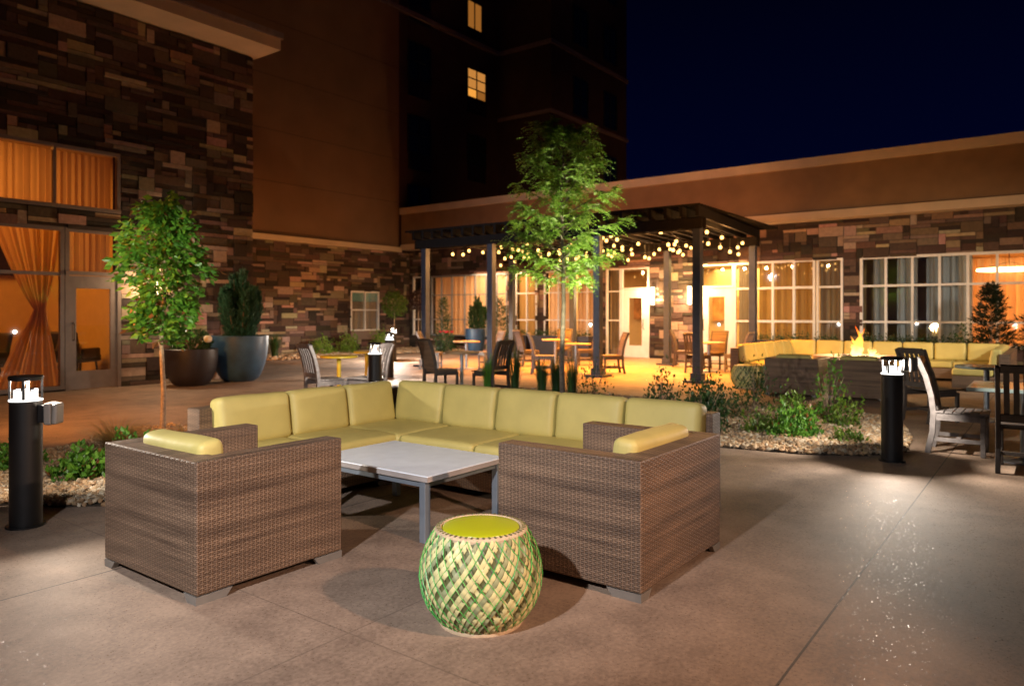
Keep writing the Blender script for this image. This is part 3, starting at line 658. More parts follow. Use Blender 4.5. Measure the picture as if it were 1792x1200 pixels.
def sofa(root, x0, x1, yb, y0, xb, left_joints, right_joints):
    """L sofa: one run along x with its back at yb, one along y with its back at xb"""
    H = .715
    m = MB(); m.box(x0, xb, yb, yb+.17, .045, H); m.build('backrest', 'wicker', root, bevel=.008)
    m = MB(); m.box(xb+.0005, xb+.17, y0, yb+.17, .045, H); m.build('backrest', 'wicker', root, bevel=.008)
    m = MB(); m.box(x0+.02, xb-.002, yb-.74, yb-.002, .06, .285); m.build('seat_base', 'wicker', root)
    m = MB(); m.box(xb-.74, xb-.003, y0+.02, yb-.742, .06, .285); m.build('seat_base', 'wicker', root)
    for a, b in zip(left_joints, left_joints[1:]):
        last = b == left_joints[-1]
        M = Matrix.Translation(((a+b)/2, yb-.085, .415)) @ Matrix.Rotation(R(-9), 4, 'X')
        m = MB(); m.cushion((0, 0, .185), ((b-a)/2-.006, .085, .195), .05, (0, .02, .006), M=M); m.build('back_cushion', 'cushion', root, smooth=True)
    for a, b in zip(right_joints, right_joints[1:]):
        M = Matrix.Translation((xb-.085, (a+b)/2, .415)) @ Matrix.Rotation(R(9), 4, 'Y')
        m = MB(); m.cushion((0, 0, .185), (.085, (b-a)/2-.006, .195), .05, (.02, 0, .006), M=M); m.build('back_cushion', 'cushion', root, smooth=True)
    n = max(1, round((xb-.74-x0)/.72)); L = (xb-.74-x0)/n
    for i in range(n):
        m = MB(); m.cushion((x0+(i+.5)*L, yb-.41, .355), (L/2-.004, .39, .072), .04, (0, 0, .012)); m.build('seat_cushion', 'cushion', root, smooth=True)
    n = max(1, round((yb-y0)/.78)); L = (yb-.02-y0)/n
    for i in range(n):
        m = MB(); m.cushion((xb-.41, y0+(i+.5)*L, .355), (.39, L/2-.004, .072), .04, (0, 0, .012)); m.build('seat_cushion', 'cushion', root, smooth=True)
    for cx, cy, sx, sy in ((x0, yb+.17, 1, -1), (x0+.02, yb-.74, 1, 1), (xb+.17, yb+.17, -1, -1), (xb+.17, y0, -1, 1), (xb-.74, y0+.02, 1, 1), (xb-.76, yb-.74, -1, 1)):
        m = MB(); corner_skid(m, cx, cy, sx, sy); m.build('foot', 'steel', root)
so = thing('corner_sofa', 'long brown wicker corner sofa with olive seat and back cushions around the pale low table', 'sofa', (0, 0, 0))
sofa(so, 3.04, 5.2, 5.30, 2.02, 5.16, (3.14, 3.80, 4.42, 5.0), (2.06, 2.69, 3.32, 3.95, 4.58, 5.2))
so.location = (0, 0, 0)

tb = thing('coffee_table', 'pale square topped low table with grey steel legs inside the sofa corner', 'table', (3.735, 3.72, 0))
m = MB(); m.box(-.405, .405, -.565, .565, .392, .43); m.build('tabletop', 'tabletop', tb, bevel=.004)
m = MB(); m.box(-.406, .406, -.566, .566, .3915, .424); m.build('edge_band', 'edge', tb)
m = MB(); m.box(-.38, .38, -.52, -.48, .35, .391); m.box(-.38, .38, .48, .52, .35, .391); m.box(-.38, -.345, -.479, .479, .35, .391); m.box(.345, .38, -.479, .479, .35, .391); m.build('apron', 'galv', tb)
for sx in (-1, 1):
    for sy in (-1, 1):
        m = MB(); m.box(sx*.395, sx*.345, sy*.535, sy*.485, 0, .3905); m.build('leg', 'galv', tb, bevel=.003)

# woven barrel stool
def barrel_profile(t):
    pts = [(0, .190), (.08, .222), (.2, .256), (.35, .279), (.5, .287), (.65, .281), (.8, .261), (.92, .235), (1, .216)]
    for (a, ra), (b, rb) in zip(pts, pts[1:]):
        if t <= b: k = (t-a)/(b-a); k = k*k*(3-2*k)*.3+k*.7; return ra+(rb-ra)*k
    return pts[-1][1]
def barrel_stool(loc, rz, label, s=1, group=None):
    t = thing('barrel_stool', label, 'stool', loc, rz, group, s); H = .425; z0 = .012; NN = 64
    m = MB(); m.lathe([(barrel_profile(i/16)-.009, z0+H*i/16) for i in range(17)], n=48); m.build('body', 'olive', t, smooth=True)
    def ribbon(mb, th0, dth, wd, phase, off, segs=88, th=.0014, amp=.0022):
        vs = []; fs = []
        for k in range(segs+1):
            q = k/segs; r = barrel_profile(q)+off+amp*math.sin(phase+q*math.pi*NN*.344); z = z0+H*q; a = th0+dth*q
            r2 = barrel_profile(min(1, q+.01)); tv = Vector(((r)*math.cos(a+dth*.01)-(r)*math.cos(a), (r)*math.sin(a+dth*.01)-(r)*math.sin(a), H*.01)).normalized()
            nn = Vector((math.cos(a), math.sin(a), 0)); sd = tv.cross(nn).normalized()*wd/2; P = Vector((r*math.cos(a), r*math.sin(a), z))
            vs += [P-sd, P+nn*th, P+sd]
        for k in range(segs):
            for j in range(2): fs.append((k*3+j, k*3+j+1, (k+1)*3+j+1, (k+1)*3+j))
        mb.add(vs, fs)
    A = {'cream': MB(), 'mint': MB()}; Bm = {'cream': MB(), 'olive': MB(), 'mint': MB()}; Cd = MB(); rnd = random.Random(4)
    for i in range(NN):
        a = 2*math.pi*i/NN
        key = ('cream', 'cream', 'mint', None, 'cream', 'cream', 'cream', None, 'mint', 'cream', None, 'cream', 'cream', None, 'cream', 'mint')[i % 16]
        if key: ribbon(A[key], a, R(62), .0215, (i % 2)*math.pi, .0022, amp=.0020)
        key = rnd.choice(['cream', 'olive', 'olive', 'mint', 'olive'])
        ribbon(Bm[key], a+.05, -R(62), .0200, (i % 2)*math.pi, -.0006, amp=.0022)
    for i in range(NN):
        a = 2*math.pi*i/NN; 
        if i % 2: ribbon(Cd, a+.05, -R(62), .0032, 0, .0050, amp=.0008, th=.0022)
        if i % 4 == 1: ribbon(Cd, a+.05, R(62), .0028, 0, .0052, amp=.0008, th=.0022)
    for k, mb in A.items(): mb.build('cane_strip', k, t, smooth=True)
    for k, mb in Bm.items(): mb.build('cane_strip', k, t, smooth=True)
    Cd.build('green_cord', 'cord', t)
    m = MB(); rp_ = [(.186, .430), (.186, .440), (.192, .447), (.212, .445), (.221, .436), (.221, .424), (.214, .418)]; m.lathe(rp_, n=48, cap=False); m.build('rim', 'rim', t, smooth=True)
    m = MB(); m.lathe([(.186, .003), (.198, .0), (.200, .012), (.196, .022)], n=48); m.build('base_rim', 'rim', t, smooth=True)
    m = MB()
    for i in range(48):
        a = 2*math.pi*i/48; M = Matrix.Rotation(a, 4, 'Z') @ Matrix.Translation((.203, 0, .447)); m.box(-.009, .009, -.004, .004, -.002, .0025, M=M)
    m.build('rim_stitching', 'olive', t)
    m = MB(); m.lathe([(.05, .43), (.176, .432), (.184, .439), (.181, .446), (.168, .450), (.08, .453), (.001, .4535)], n=48); m.build('seat_pad', 'lime', t, smooth=True)
    return t
bs = barrel_stool((2.675, 2.185, 0), R(20), 'round woven barrel stool in green and cream cane with lime top, in front of everything')
dup(bs, (14.3, 4.9, 0), R(120), 'shaded woven barrel stool at the open end of the far sofa', 'barrel stools by the far sofa')
dup(bs, (14.72, 4.62, 0), R(220), 'shaded woven barrel stool with its top catching amber light, beside the far wicker chair back', 'barrel stools by the far sofa')

# ================================================================== BOLLARD LIGHTS
def bollard(loc, label, power, rz=0):
    t = thing('bollard_light', label, 'bollard', loc, rz, 'black bollard lights along the patio'); r = .098
    m = MB(); m.lathe([(r, 0), (r, .853), (r-.008, .858)], n=36); m.build('post', 'black', t, smooth=True)
    m = MB(); m.lathe([(r+.003, .8585), (r+.003, .868), (r-.002, .869)], n=36); m.build('lens_ring', 'lampwhite', t, smooth=True)
    m = MB(); m.lathe([(.086, .8695), (.03, .900), (.020, .940), (.001, .941)], n=28); m.build('reflector', 'lampwhite', t, smooth=True)
    m = MB()
    for k in range(4):
        a = math.pi/4+k*math.pi/2+.3; M = Matrix.Rotation(a, 4, 'Z') @ Matrix.Translation((r-.004, 0, 0)); m.box(-.006, .006, -.008, .008, .870, 1.002, M=M)
    m.lathe([(r-.012, .9975), (r-.001, .9975), (r-.001, 1.0025), (r-.012, 1.0025), (r-.012, .9975)], n=32, cap=False); m.build('cage', 'black', t)
    m = MB()
    for k in range(4):
        a = k*math.pi/2+.3; M = Matrix.Rotation(a, 4, 'Z') @ Matrix.Translation((r-.02, 0, 0)); m.box(-.010, .002, -.012, .012, .870, .935, M=M)
    m.build('lamp_ring', 'lampwhite', t)
    m = MB(); m.lathe([(r-.002, 1.003), (r+.006, 1.005), (r+.007, 1.022), (r, 1.03), (.02, 1.036)], n=36); m.build('cap', 'black', t, smooth=True)
    m = MB(); m.lathe([(r+.022, 0), (r+.022, .012), (r+.001, .014)], n=36); m.build('base_flange', 'black', t, smooth=True)
    point('bollard_bulb', (loc[0], loc[1], .990), power, COOL, .02)
    return t
bollard((1.99, 5.66, 0), 'black bollard light nearest the left frame edge, beside the gravel bed', 70)
bollard((8.01, 1.29, 0), 'black bollard light at the gravel edge in front of the grey slatted chairs', 130, .3)
bollard((7.46, 8.14, 0), 'black bollard light just behind the corner sofa, nearest of the row of three', 60, .5)
bollard((11.72, 12.3, 0), 'black bollard light in the middle of the row of three past the sofa', 170)
bollard((15.98, 16.6, 0), 'farthest black bollard light of the row of three, near the stone corner', 380)
def outlet(loc, rz, label):
    t = thing('outlet_box', label, 'outlet', loc, rz, 'weatherproof outlet boxes on bollards')
    m = MB(); m.box(0, .05, -.035, .035, -.06, .06); m.build('bracket', 'black', t, bevel=.004)
    m = MB(); m.box(.05, .10, -.055, .055, -.075, .075); m.build('housing', 'greybox', t, bevel=.012)
    m = MB(); m.cushion((.118, 0, 0), (.018, .05, .07), .015); m.build('cover', 'greybox', t, smooth=True)
outlet((1.99+.098*.62, 5.66-.098*.78, .77), R(-52), 'grey weatherproof outlet box on the bollard at the left frame edge')
outlet((8.01+.098*.62, 1.29-.098*.78, .955), R(-52), 'grey weatherproof outlet box on the bollard by the slatted chairs')

# ================================================================== PERGOLA
pg = thing('pergola', 'dark steel pergola with eight posts and slatted roof in front of the low building', 'pergola', (17, 10, 0))
def P_(mb, name, mat, **k):
    mb.v = [(x-17, y-10, z) for x, y, z in mb.v]; return mb.build(name, mat, pg, **k)
FY = [6.07, 8.5, 11.66, 14.0]; BY = [6.43, 8.88, 12.06, 14.43]; FX, BX = 14.7, 19.3
for x, ys in ((FX, FY), (BX, BY)):
    for y in ys:
        m = MB(); m.box(x-.085, x+.085, y-.085, y+.085, .02, 3.30); o = P_(m, 'post', 'black2', bevel=.006)
        m = MB(); m.box(x-.24, x+.24, y-.24, y+.24, 0, .05); m.box(x-.12, x+.12, y-.12, y+.12, .0501, .20); q = P_(m, 'base_plate', 'black2'); q.parent = o
for x, ys in ((FX, FY), (BX, BY)):
    for dx in (-.125, .086):
        m = MB(); m.box(x+dx, x+dx+.04, ys[0]-.14, ys[-1]+.3, 3.26, 3.50); P_(m, 'beam', 'roofblack', bevel=.004)
n = 24
m = MB()
for i in range(n):
    y = 5.98+i*(14.2-5.98)/(n-1); a = math.atan2(.4, 4.6); M = Matrix.Translation((0, y, 0)) @ Matrix.Rotation(0, 4, 'Z')
    sh = .4/4.6; x0, x1 = FX-.32, BX+.42
    v = [(x, y+(x-FX)*sh+d, z) for z in (3.501, 3.72) for x in (x0, x1) for d in (-.035, .035)]
    m.add(v, [(0, 1, 3, 2), (4, 6, 7, 5), (0, 2, 6, 4), (1, 5, 7, 3), (0, 4, 5, 1), (2, 3, 7, 6)])
P_(m, 'rafter', 'roofblack')
m = MB()
for i in range(34):
    x = FX-.28+i*(BX-FX+.65)/33; m.box(x-.02, x+.02, 5.9, 14.5, 3.721, 3.765)
P_(m, 'slat', 'roofblack')
def string(idx, y0, y1, sag, label, nb=9, x0=FX+.1, x1=BX-.1):
    t = thing('string_light', label, 'string lights', (x0, y0, 3.44), 0, 'bulb strings hung under the pergola')
    pts = [(i/24*(x1-x0), i/24*(y1-y0), -sag*4*(i/24)*(1-i/24)) for i in range(25)]
    m = MB(); m.tube(pts, .005, 5); m.build('cable', 'black', t)
    rs = random.Random(idx+40)
    for k in range(nb):
        q = (k+.5+rs.uniform(-.35, .35))/nb; dr = rs.choice([.0, .03, .16, .22, .30]); p = ((x1-x0)*q, (y1-y0)*q+rs.uniform(-.1, .1), -sag*4*q*(1-q)-dr)
        if dr > .1: m = MB(); m.tube([(p[0], p[1], p[2]), (p[0], p[1], p[2]+dr)], .003, 4); m.build('dropper', 'black', t)
        m = MB(); m.lathe([(.014, -.07), (.016, -.01), (.008, 0)], p[0], p[1], 8); m.v = [(a, b, c+p[2]) for a, b, c in m.v]; s_ = m.build('socket', 'black', t)
        m = MB(); m.lathe([(.008, -.15), (.028, -.148), (.040, -.116), (.033, -.083), (.014, -.07)], p[0], p[1], 10); m.v = [(a, b, c+p[2]) for a, b, c in m.v]; m.build('bulb', 'bulb', t, smooth=True)
SY = [(6.2, 6.5), (6.9, 8.2), (8.3, 8.7), (8.6, 10.0), (9.7, 10.6), (11.0, 11.9), (11.8, 12.8), (13.2, 13.8)]
SL = ['string of bulbs along the open end of the pergola nearest the fire pit', 'slanting string of bulbs in the first pergola bay', 'string of bulbs beside the second front post from the fire pit', 'slanting string of bulbs left of the second front post',
      'string of bulbs behind the feathery tree crown', 'string of bulbs beside the third front post', 'slanting string of bulbs near the third front post', 'string of bulbs at the pergola end nearest the stone corner']
for i, ((a, b), l) in enumerate(zip(SY, SL)):
    string(i, a, b, .06+.03*(i % 3), l, 9+i % 2)
    spot('bulb_string_light', (15.8, a, 3.0), (15.8, a, 0), 440, (1, .33, .028), 120, 1.0, .05); spot('bulb_string_light', (18.2, b, 3.0), (18.2, b, 0), 440, (1, .33, .028), 120, 1.0, .05)
    point('bulb_string_light', (17.0, (a+b)/2, 3.15), 48, (1, .44, .12), .05)

# ================================================================== CHAIRS AND TABLES
def slat_chair(loc, rz, label, mat, woven=False, group=None):
    t = thing('patio_chair', label, 'chair', loc, rz, group)
    rear = [(-.27, 0), (-.225, .22), (-.215, .43), (-.235, .60), (-.285, .80), (-.36, .98)]
    for s in (-1, 1):
        m = MB(); m.strip(rear, s*.235, s*.195, .055); m.build('leg', mat, t, bevel=.005)
        m = MB(); m.box(.20, .245, s*.235, s*.195, 0, .405); m.build('leg', mat, t, bevel=.005)
    if woven:
        m = MB(); m.box(-.2, .25, -.19, .19, .40, .45); m.build('seat', 'wicker2', t, bevel=.01)
        m = MB(); m.strip([(-.215, .45), (-.235, .60), (-.285, .80), (-.355, .965)], -.193, .193, .035); m.build('backrest', 'wicker2', t)
        m = MB(); m.strip([(-.352, .962), (-.37, 1.0)], -.235, .235, .05); m.build('top_rail', mat, t)
    else:
        m = MB()
        for k in range(6): m.box(-.19+k*.078, -.19+k*.078+.068, -.24, .24, .425, .445)
        m.build('seat', mat, t, bevel=.004)
        b = MB(); b.strip([(-.338, .925), (-.365, .995)], -.195, .195, .03); b.strip([(-.222, .47), (-.232, .54)], -.195, .195, .03); b.strip([(-.232, .54), (-.26, .68), (-.29, .80), (-.339, .926)], -.023, .023, .014); bo = b.build('backrest', mat, t, bevel=.003)
        for k in (0, 1, 3, 4):
            y = -.148+k*.074; m = MB(); m.strip([(-.232, .54), (-.26, .68), (-.29, .80), (-.339, .926)], y-.023, y+.023, .014); m.build('slat', mat, bo)
    m = MB(); m.box(-.19, .199, -.228, -.202, .35, .42); m.box(-.19, .199, .202, .228, .35, .42); m.box(.205, .235, -.194, .194, .35, .42); m.build('apron', mat, t)
    m = MB(); m.box(-.22, .199, -.225, -.20, .13, .17); m.box(-.22, .199, .20, .225, .13, .17); m.box(-.02, .02, -.199, .199, .135, .165); m.build('stretcher', mat, t)
    return t
def ped_table(loc, label, mat, r=.33, h=.74, leg='galv', square=False, group=None):
    t = thing('patio_table', label, 'table', loc, 0, group)
    m = MB()
    if square: m.box(-r, r, -r, r, h-.035, h)
    else: m.lathe([(r-.008, h-.035), (r, h-.028), (r, h-.006), (r-.006, h), (.01, h+.0005)], n=36)
    m.build('tabletop', mat, t, smooth=not square, bevel=.004 if square else 0)
    m = MB(); m.lathe([(.035, .03), (.035, h-.036)], n=16); m.build('pedestal', leg, t, smooth=True)
    m = MB(); m.lathe([(.24, 0), (.24, .012), (.06, .03), (.04, .035)], n=28); m.build('base', leg, t, smooth=True)
    return t
G1 = 'grey slatted patio chairs'; G2 = 'woven back patio chairs'
pc = slat_chair((8.93, .80, 0), R(-90), 'grey slatted chair in profile right beside the bollard at the gravel edge', 'chair', group=G1)
pw = slat_chair((10.05, 9.55, 0), R(-70), 'dark woven back chair seen from behind, in front of the first pergola bay', 'chairdark', True, G2)
pd = slat_chair((8.22, .20, 0), R(0), 'near black slatted chair at the right frame edge, its back turned to the viewer', 'chairdark', group='dark slatted patio chairs')
# table groups
def chairs_round(cx, cy, spec):
    for src, ang, dist, label in spec:
        a = R(ang); x, y = cx+dist*math.cos(a), cy+dist*math.sin(a); dup(src, (x, y, 0), a+math.pi, label)
ped_table((8.76, .24, 0), 'square pale glass topped table between the dark and grey slatted chairs', 'glasstop', .45, square=True)
dup(pd, (11.3, 1.35, 0), R(-35), 'dark slatted chair in shadow beyond the grey profile chair, before the far sofa')
ped_table((11.9, .75, 0), 'dark round table in shadow at the right frame edge before the far sofa', 'glasstop', .38)
ped_table((8.2, 9.85, 0), 'small yellow topped pedestal table between two slatted chairs, near the bollards', 'yellowtop', .32, leg='yellowtop')
dup(pc, (7.38, 9.2, 0), R(-12), 'grey slatted chair on the planter side of the yellow table')
dup(pc, (7.88, 8.8, 0), R(100), 'grey slatted chair between the yellow table and the nearest bollard of the row')
ped_table((9.5, 10.6, 0), 'second yellow topped table half hidden behind the first', 'yellowtop', .25, leg='yellowtop')
pw.location = (9.85, 9.0, 0); pw.rotation_euler = (0, 0, R(-18))
ped_table((10.5, 9.05, 0), 'tan topped pedestal table with a woven and a slatted chair, straight behind the sofa corner', 'tantop', .34)
dup(pd, (10.2, 8.1, 0), R(88), 'dark slatted chair leaning back beside the third pergola post')
ped_table((14.75, 12.55, 0), 'tan topped table under the pergola corner in front of the potted conifers', 'tantop', .36)
dup(pc, (14.2, 13.3, 0), R(-60), 'blue grey lit slatted chair at the pergola corner, by the red flowers')
dup(pc, (15.3, 12.2, 0), R(150), 'grey slatted chair behind the tan table, close to the third pergola post')
ped_table((17.3, 11.4, 0), 'round table deep under the pergola between two brown woven chairs', 'tantop', .38)
dup(pw, (16.6, 11.85, 0), R(-30), 'amber lit woven chair deep under the pergola, on the post side')
dup(pw, (17.9, 10.75, 0), R(130), 'amber lit woven chair deep under the pergola, beside the planter box')
dup(pw, (18.3, 11.8, 0), R(200), 'amber lit woven chair deep under the pergola, against the window')
ped_table((15.1, 9.35, 0), 'tan topped table under the pergola right of the feathery tree trunk', 'tantop', .37)
dup(pc, (14.7, 10.05, 0), R(-60), 'grey slatted chair just right of the feathery tree trunk')
dup(pw, (15.75, 8.72, 0), R(133), 'woven chair right of the second front pergola post, open floor behind it')
dup(pw, (18.9, 8.2, 0), R(-75), 'woven chair in profile by the stone pier between the wall lamps')
ped_table((17.9, 7.1, 0), 'round table in the last pergola bay before the second white door', 'tantop', .40)
dup(pd, (17.2, 7.1, 0), R(0), 'dark slatted chair seen from behind in the last pergola bay')
dup(pc, (18.0, 6.4, 0), R(90), 'grey slatted chair in the last pergola bay, nearest the far sofa')
dup(pw, (18.6, 7.2, 0), R(180), 'woven chair facing us in the last pergola bay, before the second white door')
ti = ped_table((24.2, 11.6, .02), 'dark dining table indoors seen through the door left of the wall lamps', 'leather', .45, leg='black')
dup(pd, (23.6, 11.3, .02), R(20), 'dark chair indoors seen through the door left of the wall lamps')
dup(pd, (24.7, 11.0, .02), R(140), 'dark chair indoors beyond the dining table behind the first door')

# ================================================================== FAR LOUNGE SET AND FIRE
so2 = thing('corner_sofa', 'far U shaped wicker sofa with pale olive cushions around the fire pit', 'sofa', (0, 0, 0))
yb, xb, y0, x0 = 5.45, 18.95, .82, 15.4
m = MB(); m.box(x0, xb, yb, yb+.17, .045, .72); m.build('backrest', 'wicker', so2)
m = MB(); m.box(xb+.001, xb+.17, y0-.17, yb+.17, .045, .72); m.build('backrest', 'wicker', so2)
m = MB(); m.box(x0+.6, xb, y0-.17, y0, .045, .72); m.build('backrest', 'wicker', so2)
m = MB(); m.box(x0, xb, yb-.74, yb-.002, .06, .29); m.build('seat_base', 'wicker', so2); m = MB(); m.box(xb-.74, xb-.003, y0+.742, yb-.742, .06, .29); m.build('seat_base', 'wicker', so2)
m = MB(); m.box(x0+.6, xb-.003, y0+.002, y0+.74, .06, .29); m.build('seat_base', 'wicker', so2)
def bcush(M, hx, hy):
    m = MB(); m.cushion((0, 0, .185), (hx, hy, .195), .05, M=M); m.build('back_cushion', 'cushion', so2, smooth=True)
for k in range(5):
    L = (xb-.1-x0)/5; bcush(Matrix.Translation((x0+.03+(k+.5)*L, yb-.09, .43)) @ Matrix.Rotation(R(-9), 4, 'X'), L/2-.01, .085)
for k in range(7):
    L = (yb-.2-y0-.0)/7; bcush(Matrix.Translation((xb-.09, y0+.1+(k+.5)*L, .43)) @ Matrix.Rotation(R(9), 4, 'Y'), .085, L/2-.01)
for k in range(4):
    L = (xb-.2-x0-.6)/4; bcush(Matrix.Translation((x0+.62+(k+.5)*L, y0+.09, .43)) @ Matrix.Rotation(R(9), 4, 'X'), L/2-.01, .085)
for k in range(4): m = MB(); m.cushion((x0+(k+.5)*.7, yb-.45, .36), (.345, .34, .07), .04); m.build('seat_cushion', 'cushion', so2, smooth=True)
for k in range(5): m = MB(); L = (yb-y0-.04)/5; m.cushion((xb-.45, y0+.02+(k+.5)*L, .36), (.34, L/2-.005, .07), .04); m.build('seat_cushion', 'cushion', so2, smooth=True)
for k in range(3): m = MB(); m.cushion((x0+.62+(k+.5)*.7, y0+.42, .36), (.345, .33, .07), .04); m.build('seat_cushion', 'cushion', so2, smooth=True)
G3 = 'far wicker club chairs with their backs to the viewer'
dup(cc, (13.66, 3.74, 0), 0, 'far wicker club chair seen from behind, beside the barrel stools', G3, .94)
dup(cc, (13.72, 2.67, 0), R(-2), 'far wicker club chair seen from behind, between its twin and the bollard', G3, .94)
fp = thing('fire_pit', 'low round cast stone fire pit burning in front of the far sofa', 'fire pit', (16.0, 3.25, 0))
m = MB(); m.lathe([(.50, 0), (.52, .05), (.56, .50), (.56, .52)], n=40); m.build('body', 'firestone', fp, smooth=True)
m = MB(); m.lathe([(.40, .60), (.42, .612), (.78, .612), (.80, .60), (.80, .545), (.78, .53), (.45, .53), (.38, .56)], n=48, cap=False); m.build('rim', 'firestone', fp, smooth=True)
m = MB(); m.lathe([(.39, .50), (.40, .57)], n=32); m.build('burner_tray', 'black', fp)
m = MB(); rr = random.Random(3)
for k in range(60):
    a = rr.uniform(0, 6.28); q = .34*math.sqrt(rr.random()); s = rr.uniform(.02, .04); M = Matrix.Translation((q*math.cos(a), q*math.sin(a), .585)) @ Matrix.Rotation(rr.uniform(0, 3), 4, (rr.random(), rr.random(), .5)); m.box(-s, s, -s*.8, s*.8, -s*.6, s*.6, M=M)
o = m.build('lava_rock', 'black', fp)
def flame(loc, h, r, label, seed):
    rnd = random.Random(seed); m = MB(); t = None
    for k in range(18):
        a = rnd.uniform(0, 6.28); q = r*.75*rnd.random(); hh = h*rnd.uniform(.3, .95) if k else h; rr_ = r*rnd.uniform(.16, .42); bend = (rnd.uniform(-.15, .15), rnd.uniform(-.15, .15)); ph = rnd.uniform(0, 6)
        n = 14; prof = []; vs = []
        for i in range(n+1):
            z = i/n; rad = rr_*(math.sin(math.pi*min(1, z*.8+.18))**.9)*(1-z)**.55+.001
            ox = q*math.cos(a)+bend[0]*z*h+.05*math.sin(z*6+ph)*z; oy = q*math.sin(a)+bend[1]*z*h+.05*math.cos(z*7+ph)*z
            for j in range(12):
                b = 6.2832*j/12; vs.append((ox+rad*math.cos(b)*(1+.15*math.sin(3*b+z*9)), oy+rad*math.sin(b), z*hh))
        m.add(vs, [(i*12+j, i*12+(j+1) % 12, (i+1)*12+(j+1) % 12, (i+1)*12+j) for i in range(n) for j in range(12)])
    o = m.build('flame', 'fire', None, smooth=True); o.location = loc; tag(o, label, 'flame'); return o
flame((16.0, 3.22, .60), .62, .20, 'tall yellow orange flame rising from the fire pit', 5)
flame((15.95, 2.92, .60), .20, .09, 'small low flame beside the tall one on the fire pit', 8)
point('fire_light', (16.0, 3.2, 1.0), 150, (1, .62, .30), .15)

# ================================================================== POTS AND PLANTS
def pot(loc, label, mat, R0, H, base=.55, kind='planter_pot', group=None):
    t = thing(kind, label, 'pot', loc, 0, group); p = []
    for i in range(15):
        q = i/14; p.append((R0*(base+(1-base)*(1-(1-q)**2.2)**.62), H*q))
    p += [(R0-.012, H+.01), (R0-.05, H+.01), (R0-.055, H-.1)]
    m = MB(); m.lathe(p, n=48, cap=False); m.lathe([(R0*base, 0), (R0*base, .002)], n=48); m.build('bowl', mat, t, smooth=True)
    m = MB(); m.lathe([(R0-.06, H-.11), (R0-.06, H-.06), (.01, H-.04)], n=32); m.build('soil', 'soil', t); return t
pot((9.12, 14.25, 0), 'big slate blue round pot holding the upright yew', 'potblue', .60, .98, .50)
pot((7.95, 14.15, 0), 'dark plum round pot half behind the tree trunk, left of the blue pot', 'potdark', .52, .74, .55)
def spire(name, loc, label, cat, H, Rr, n, pal, ln=.09, wd=.022, tips=9, group=None, mat='leaf', z0=0, taper=True):
    """upright conifer: many feathered shoots around several leaders"""
    t = thing(name, label, cat, loc, 0, group); V = []; Cc = []
    m = MB(); lead = []
    for k in range(tips):
        a = random.uniform(0, 6.28); q = Rr*.75*math.sqrt(random.random()); top = H*(1-.55*(q/Rr))*random.uniform(.85, 1.02)
        lead.append((q*math.cos(a), q*math.sin(a), top)); m.tube([(q*.15*math.cos(a), q*.15*math.sin(a), z0), (q*.8*math.cos(a), q*.8*math.sin(a), z0+top*.45), (q*math.cos(a), q*math.sin(a), z0+top*.95)], [.022, .014, .005], 5)
    m.build('trunk', 'bark', t)
    for i in range(n):
        lx, ly, top = random.choice(lead); q = random.random()**.8; z = top*q
        rr = Rr*(.34 if tips > 1 else 1)*(1-q)**.7+.03; a = random.uniform(0, 6.28); d = rr*math.sqrt(random.random())
        w_ = .35+.65*min(1, q*1.6)
        p = (lx*w_*1.1+d*math.cos(a), ly*w_*1.1+d*math.sin(a), z0+z)
        leaves_into(V, Cc, [p], ln, wd, pal, dirs=[(math.cos(a)*.55, math.sin(a)*.55, 1.0)], jit=.5)
    leaf_obj('foliage', V, Cc, t, mat); return t
def cone_tree(name, loc, label, cat, H, Rr, n, pal, z0=0, ln=.1, wd=.025, group=None, lobes=7):
    t = thing(name, label, cat, loc, 0, group); m = MB(); m.tube([(0, 0, z0), (0, 0, z0+H*.92)], [.03, .006], 7); V = []; Cc = []
    br = []
    for k in range(int(H*34)):
        z = H*(k/(H*34)); L = Rr*(1-z/H)**.85*random.uniform(.65, 1.15)+.04; a = k*2.4+random.uniform(-.4, .4)
        br.append((z, L, a)); m.tube([(0, 0, z0+z), (L*.8*math.cos(a), L*.8*math.sin(a), z0+z+L*.25)], [.008, .003], 4)
    m.build('trunk', 'bark', t)
    for i in range(n):
        z, L, a = random.choice(br); q = random.random()**.6; s = .05
        p = (L*q*math.cos(a)+random.gauss(0, s), L*q*math.sin(a)+random.gauss(0, s), z0+z+L*q*.3+random.gauss(0, .03))
        leaves_into(V, Cc, [p], ln, wd, pal, dirs=[(math.cos(a), math.sin(a), .6)], jit=.7)
    leaf_obj('foliage', V, Cc, t); return t
spire('yew_shrub', (9.12, 14.25, .88), 'dense upright blue green yew growing in the slate blue pot', 'shrub', 1.72, .48, 9000, PALG[3], .10, .026, 14)
sh = thing('potted_shrub', 'low dark shrub with one white blossom in the plum pot', 'shrub', (7.95, 14.15, .63)); V = []; Cc = []
m = MB()
for k in range(14):
    a = random.uniform(0, 6.28); m.tube([(0, 0, 0), (.25*math.cos(a), .25*math.sin(a), .35)], [.008, .004], 5)
m.build('stem', 'bark', sh)
pts = []
for i in range(1500):
    v = Vector((random.gauss(0, 1), random.gauss(0, 1), random.gauss(0, 1))).normalized()*random.uniform(.5, 1)**.5; pts.append((v.x*.42, v.y*.42, .22+v.z*.28))
leaves_into(V, Cc, pts, .07, .04, PALG[1], up=.4); leaf_obj('foliage', V, Cc, sh)
m = MB(); m.cushion((.12, -.42, .32), (.075, .075, .07), .06); m.build('blossom', 'blossom', sh, smooth=True)

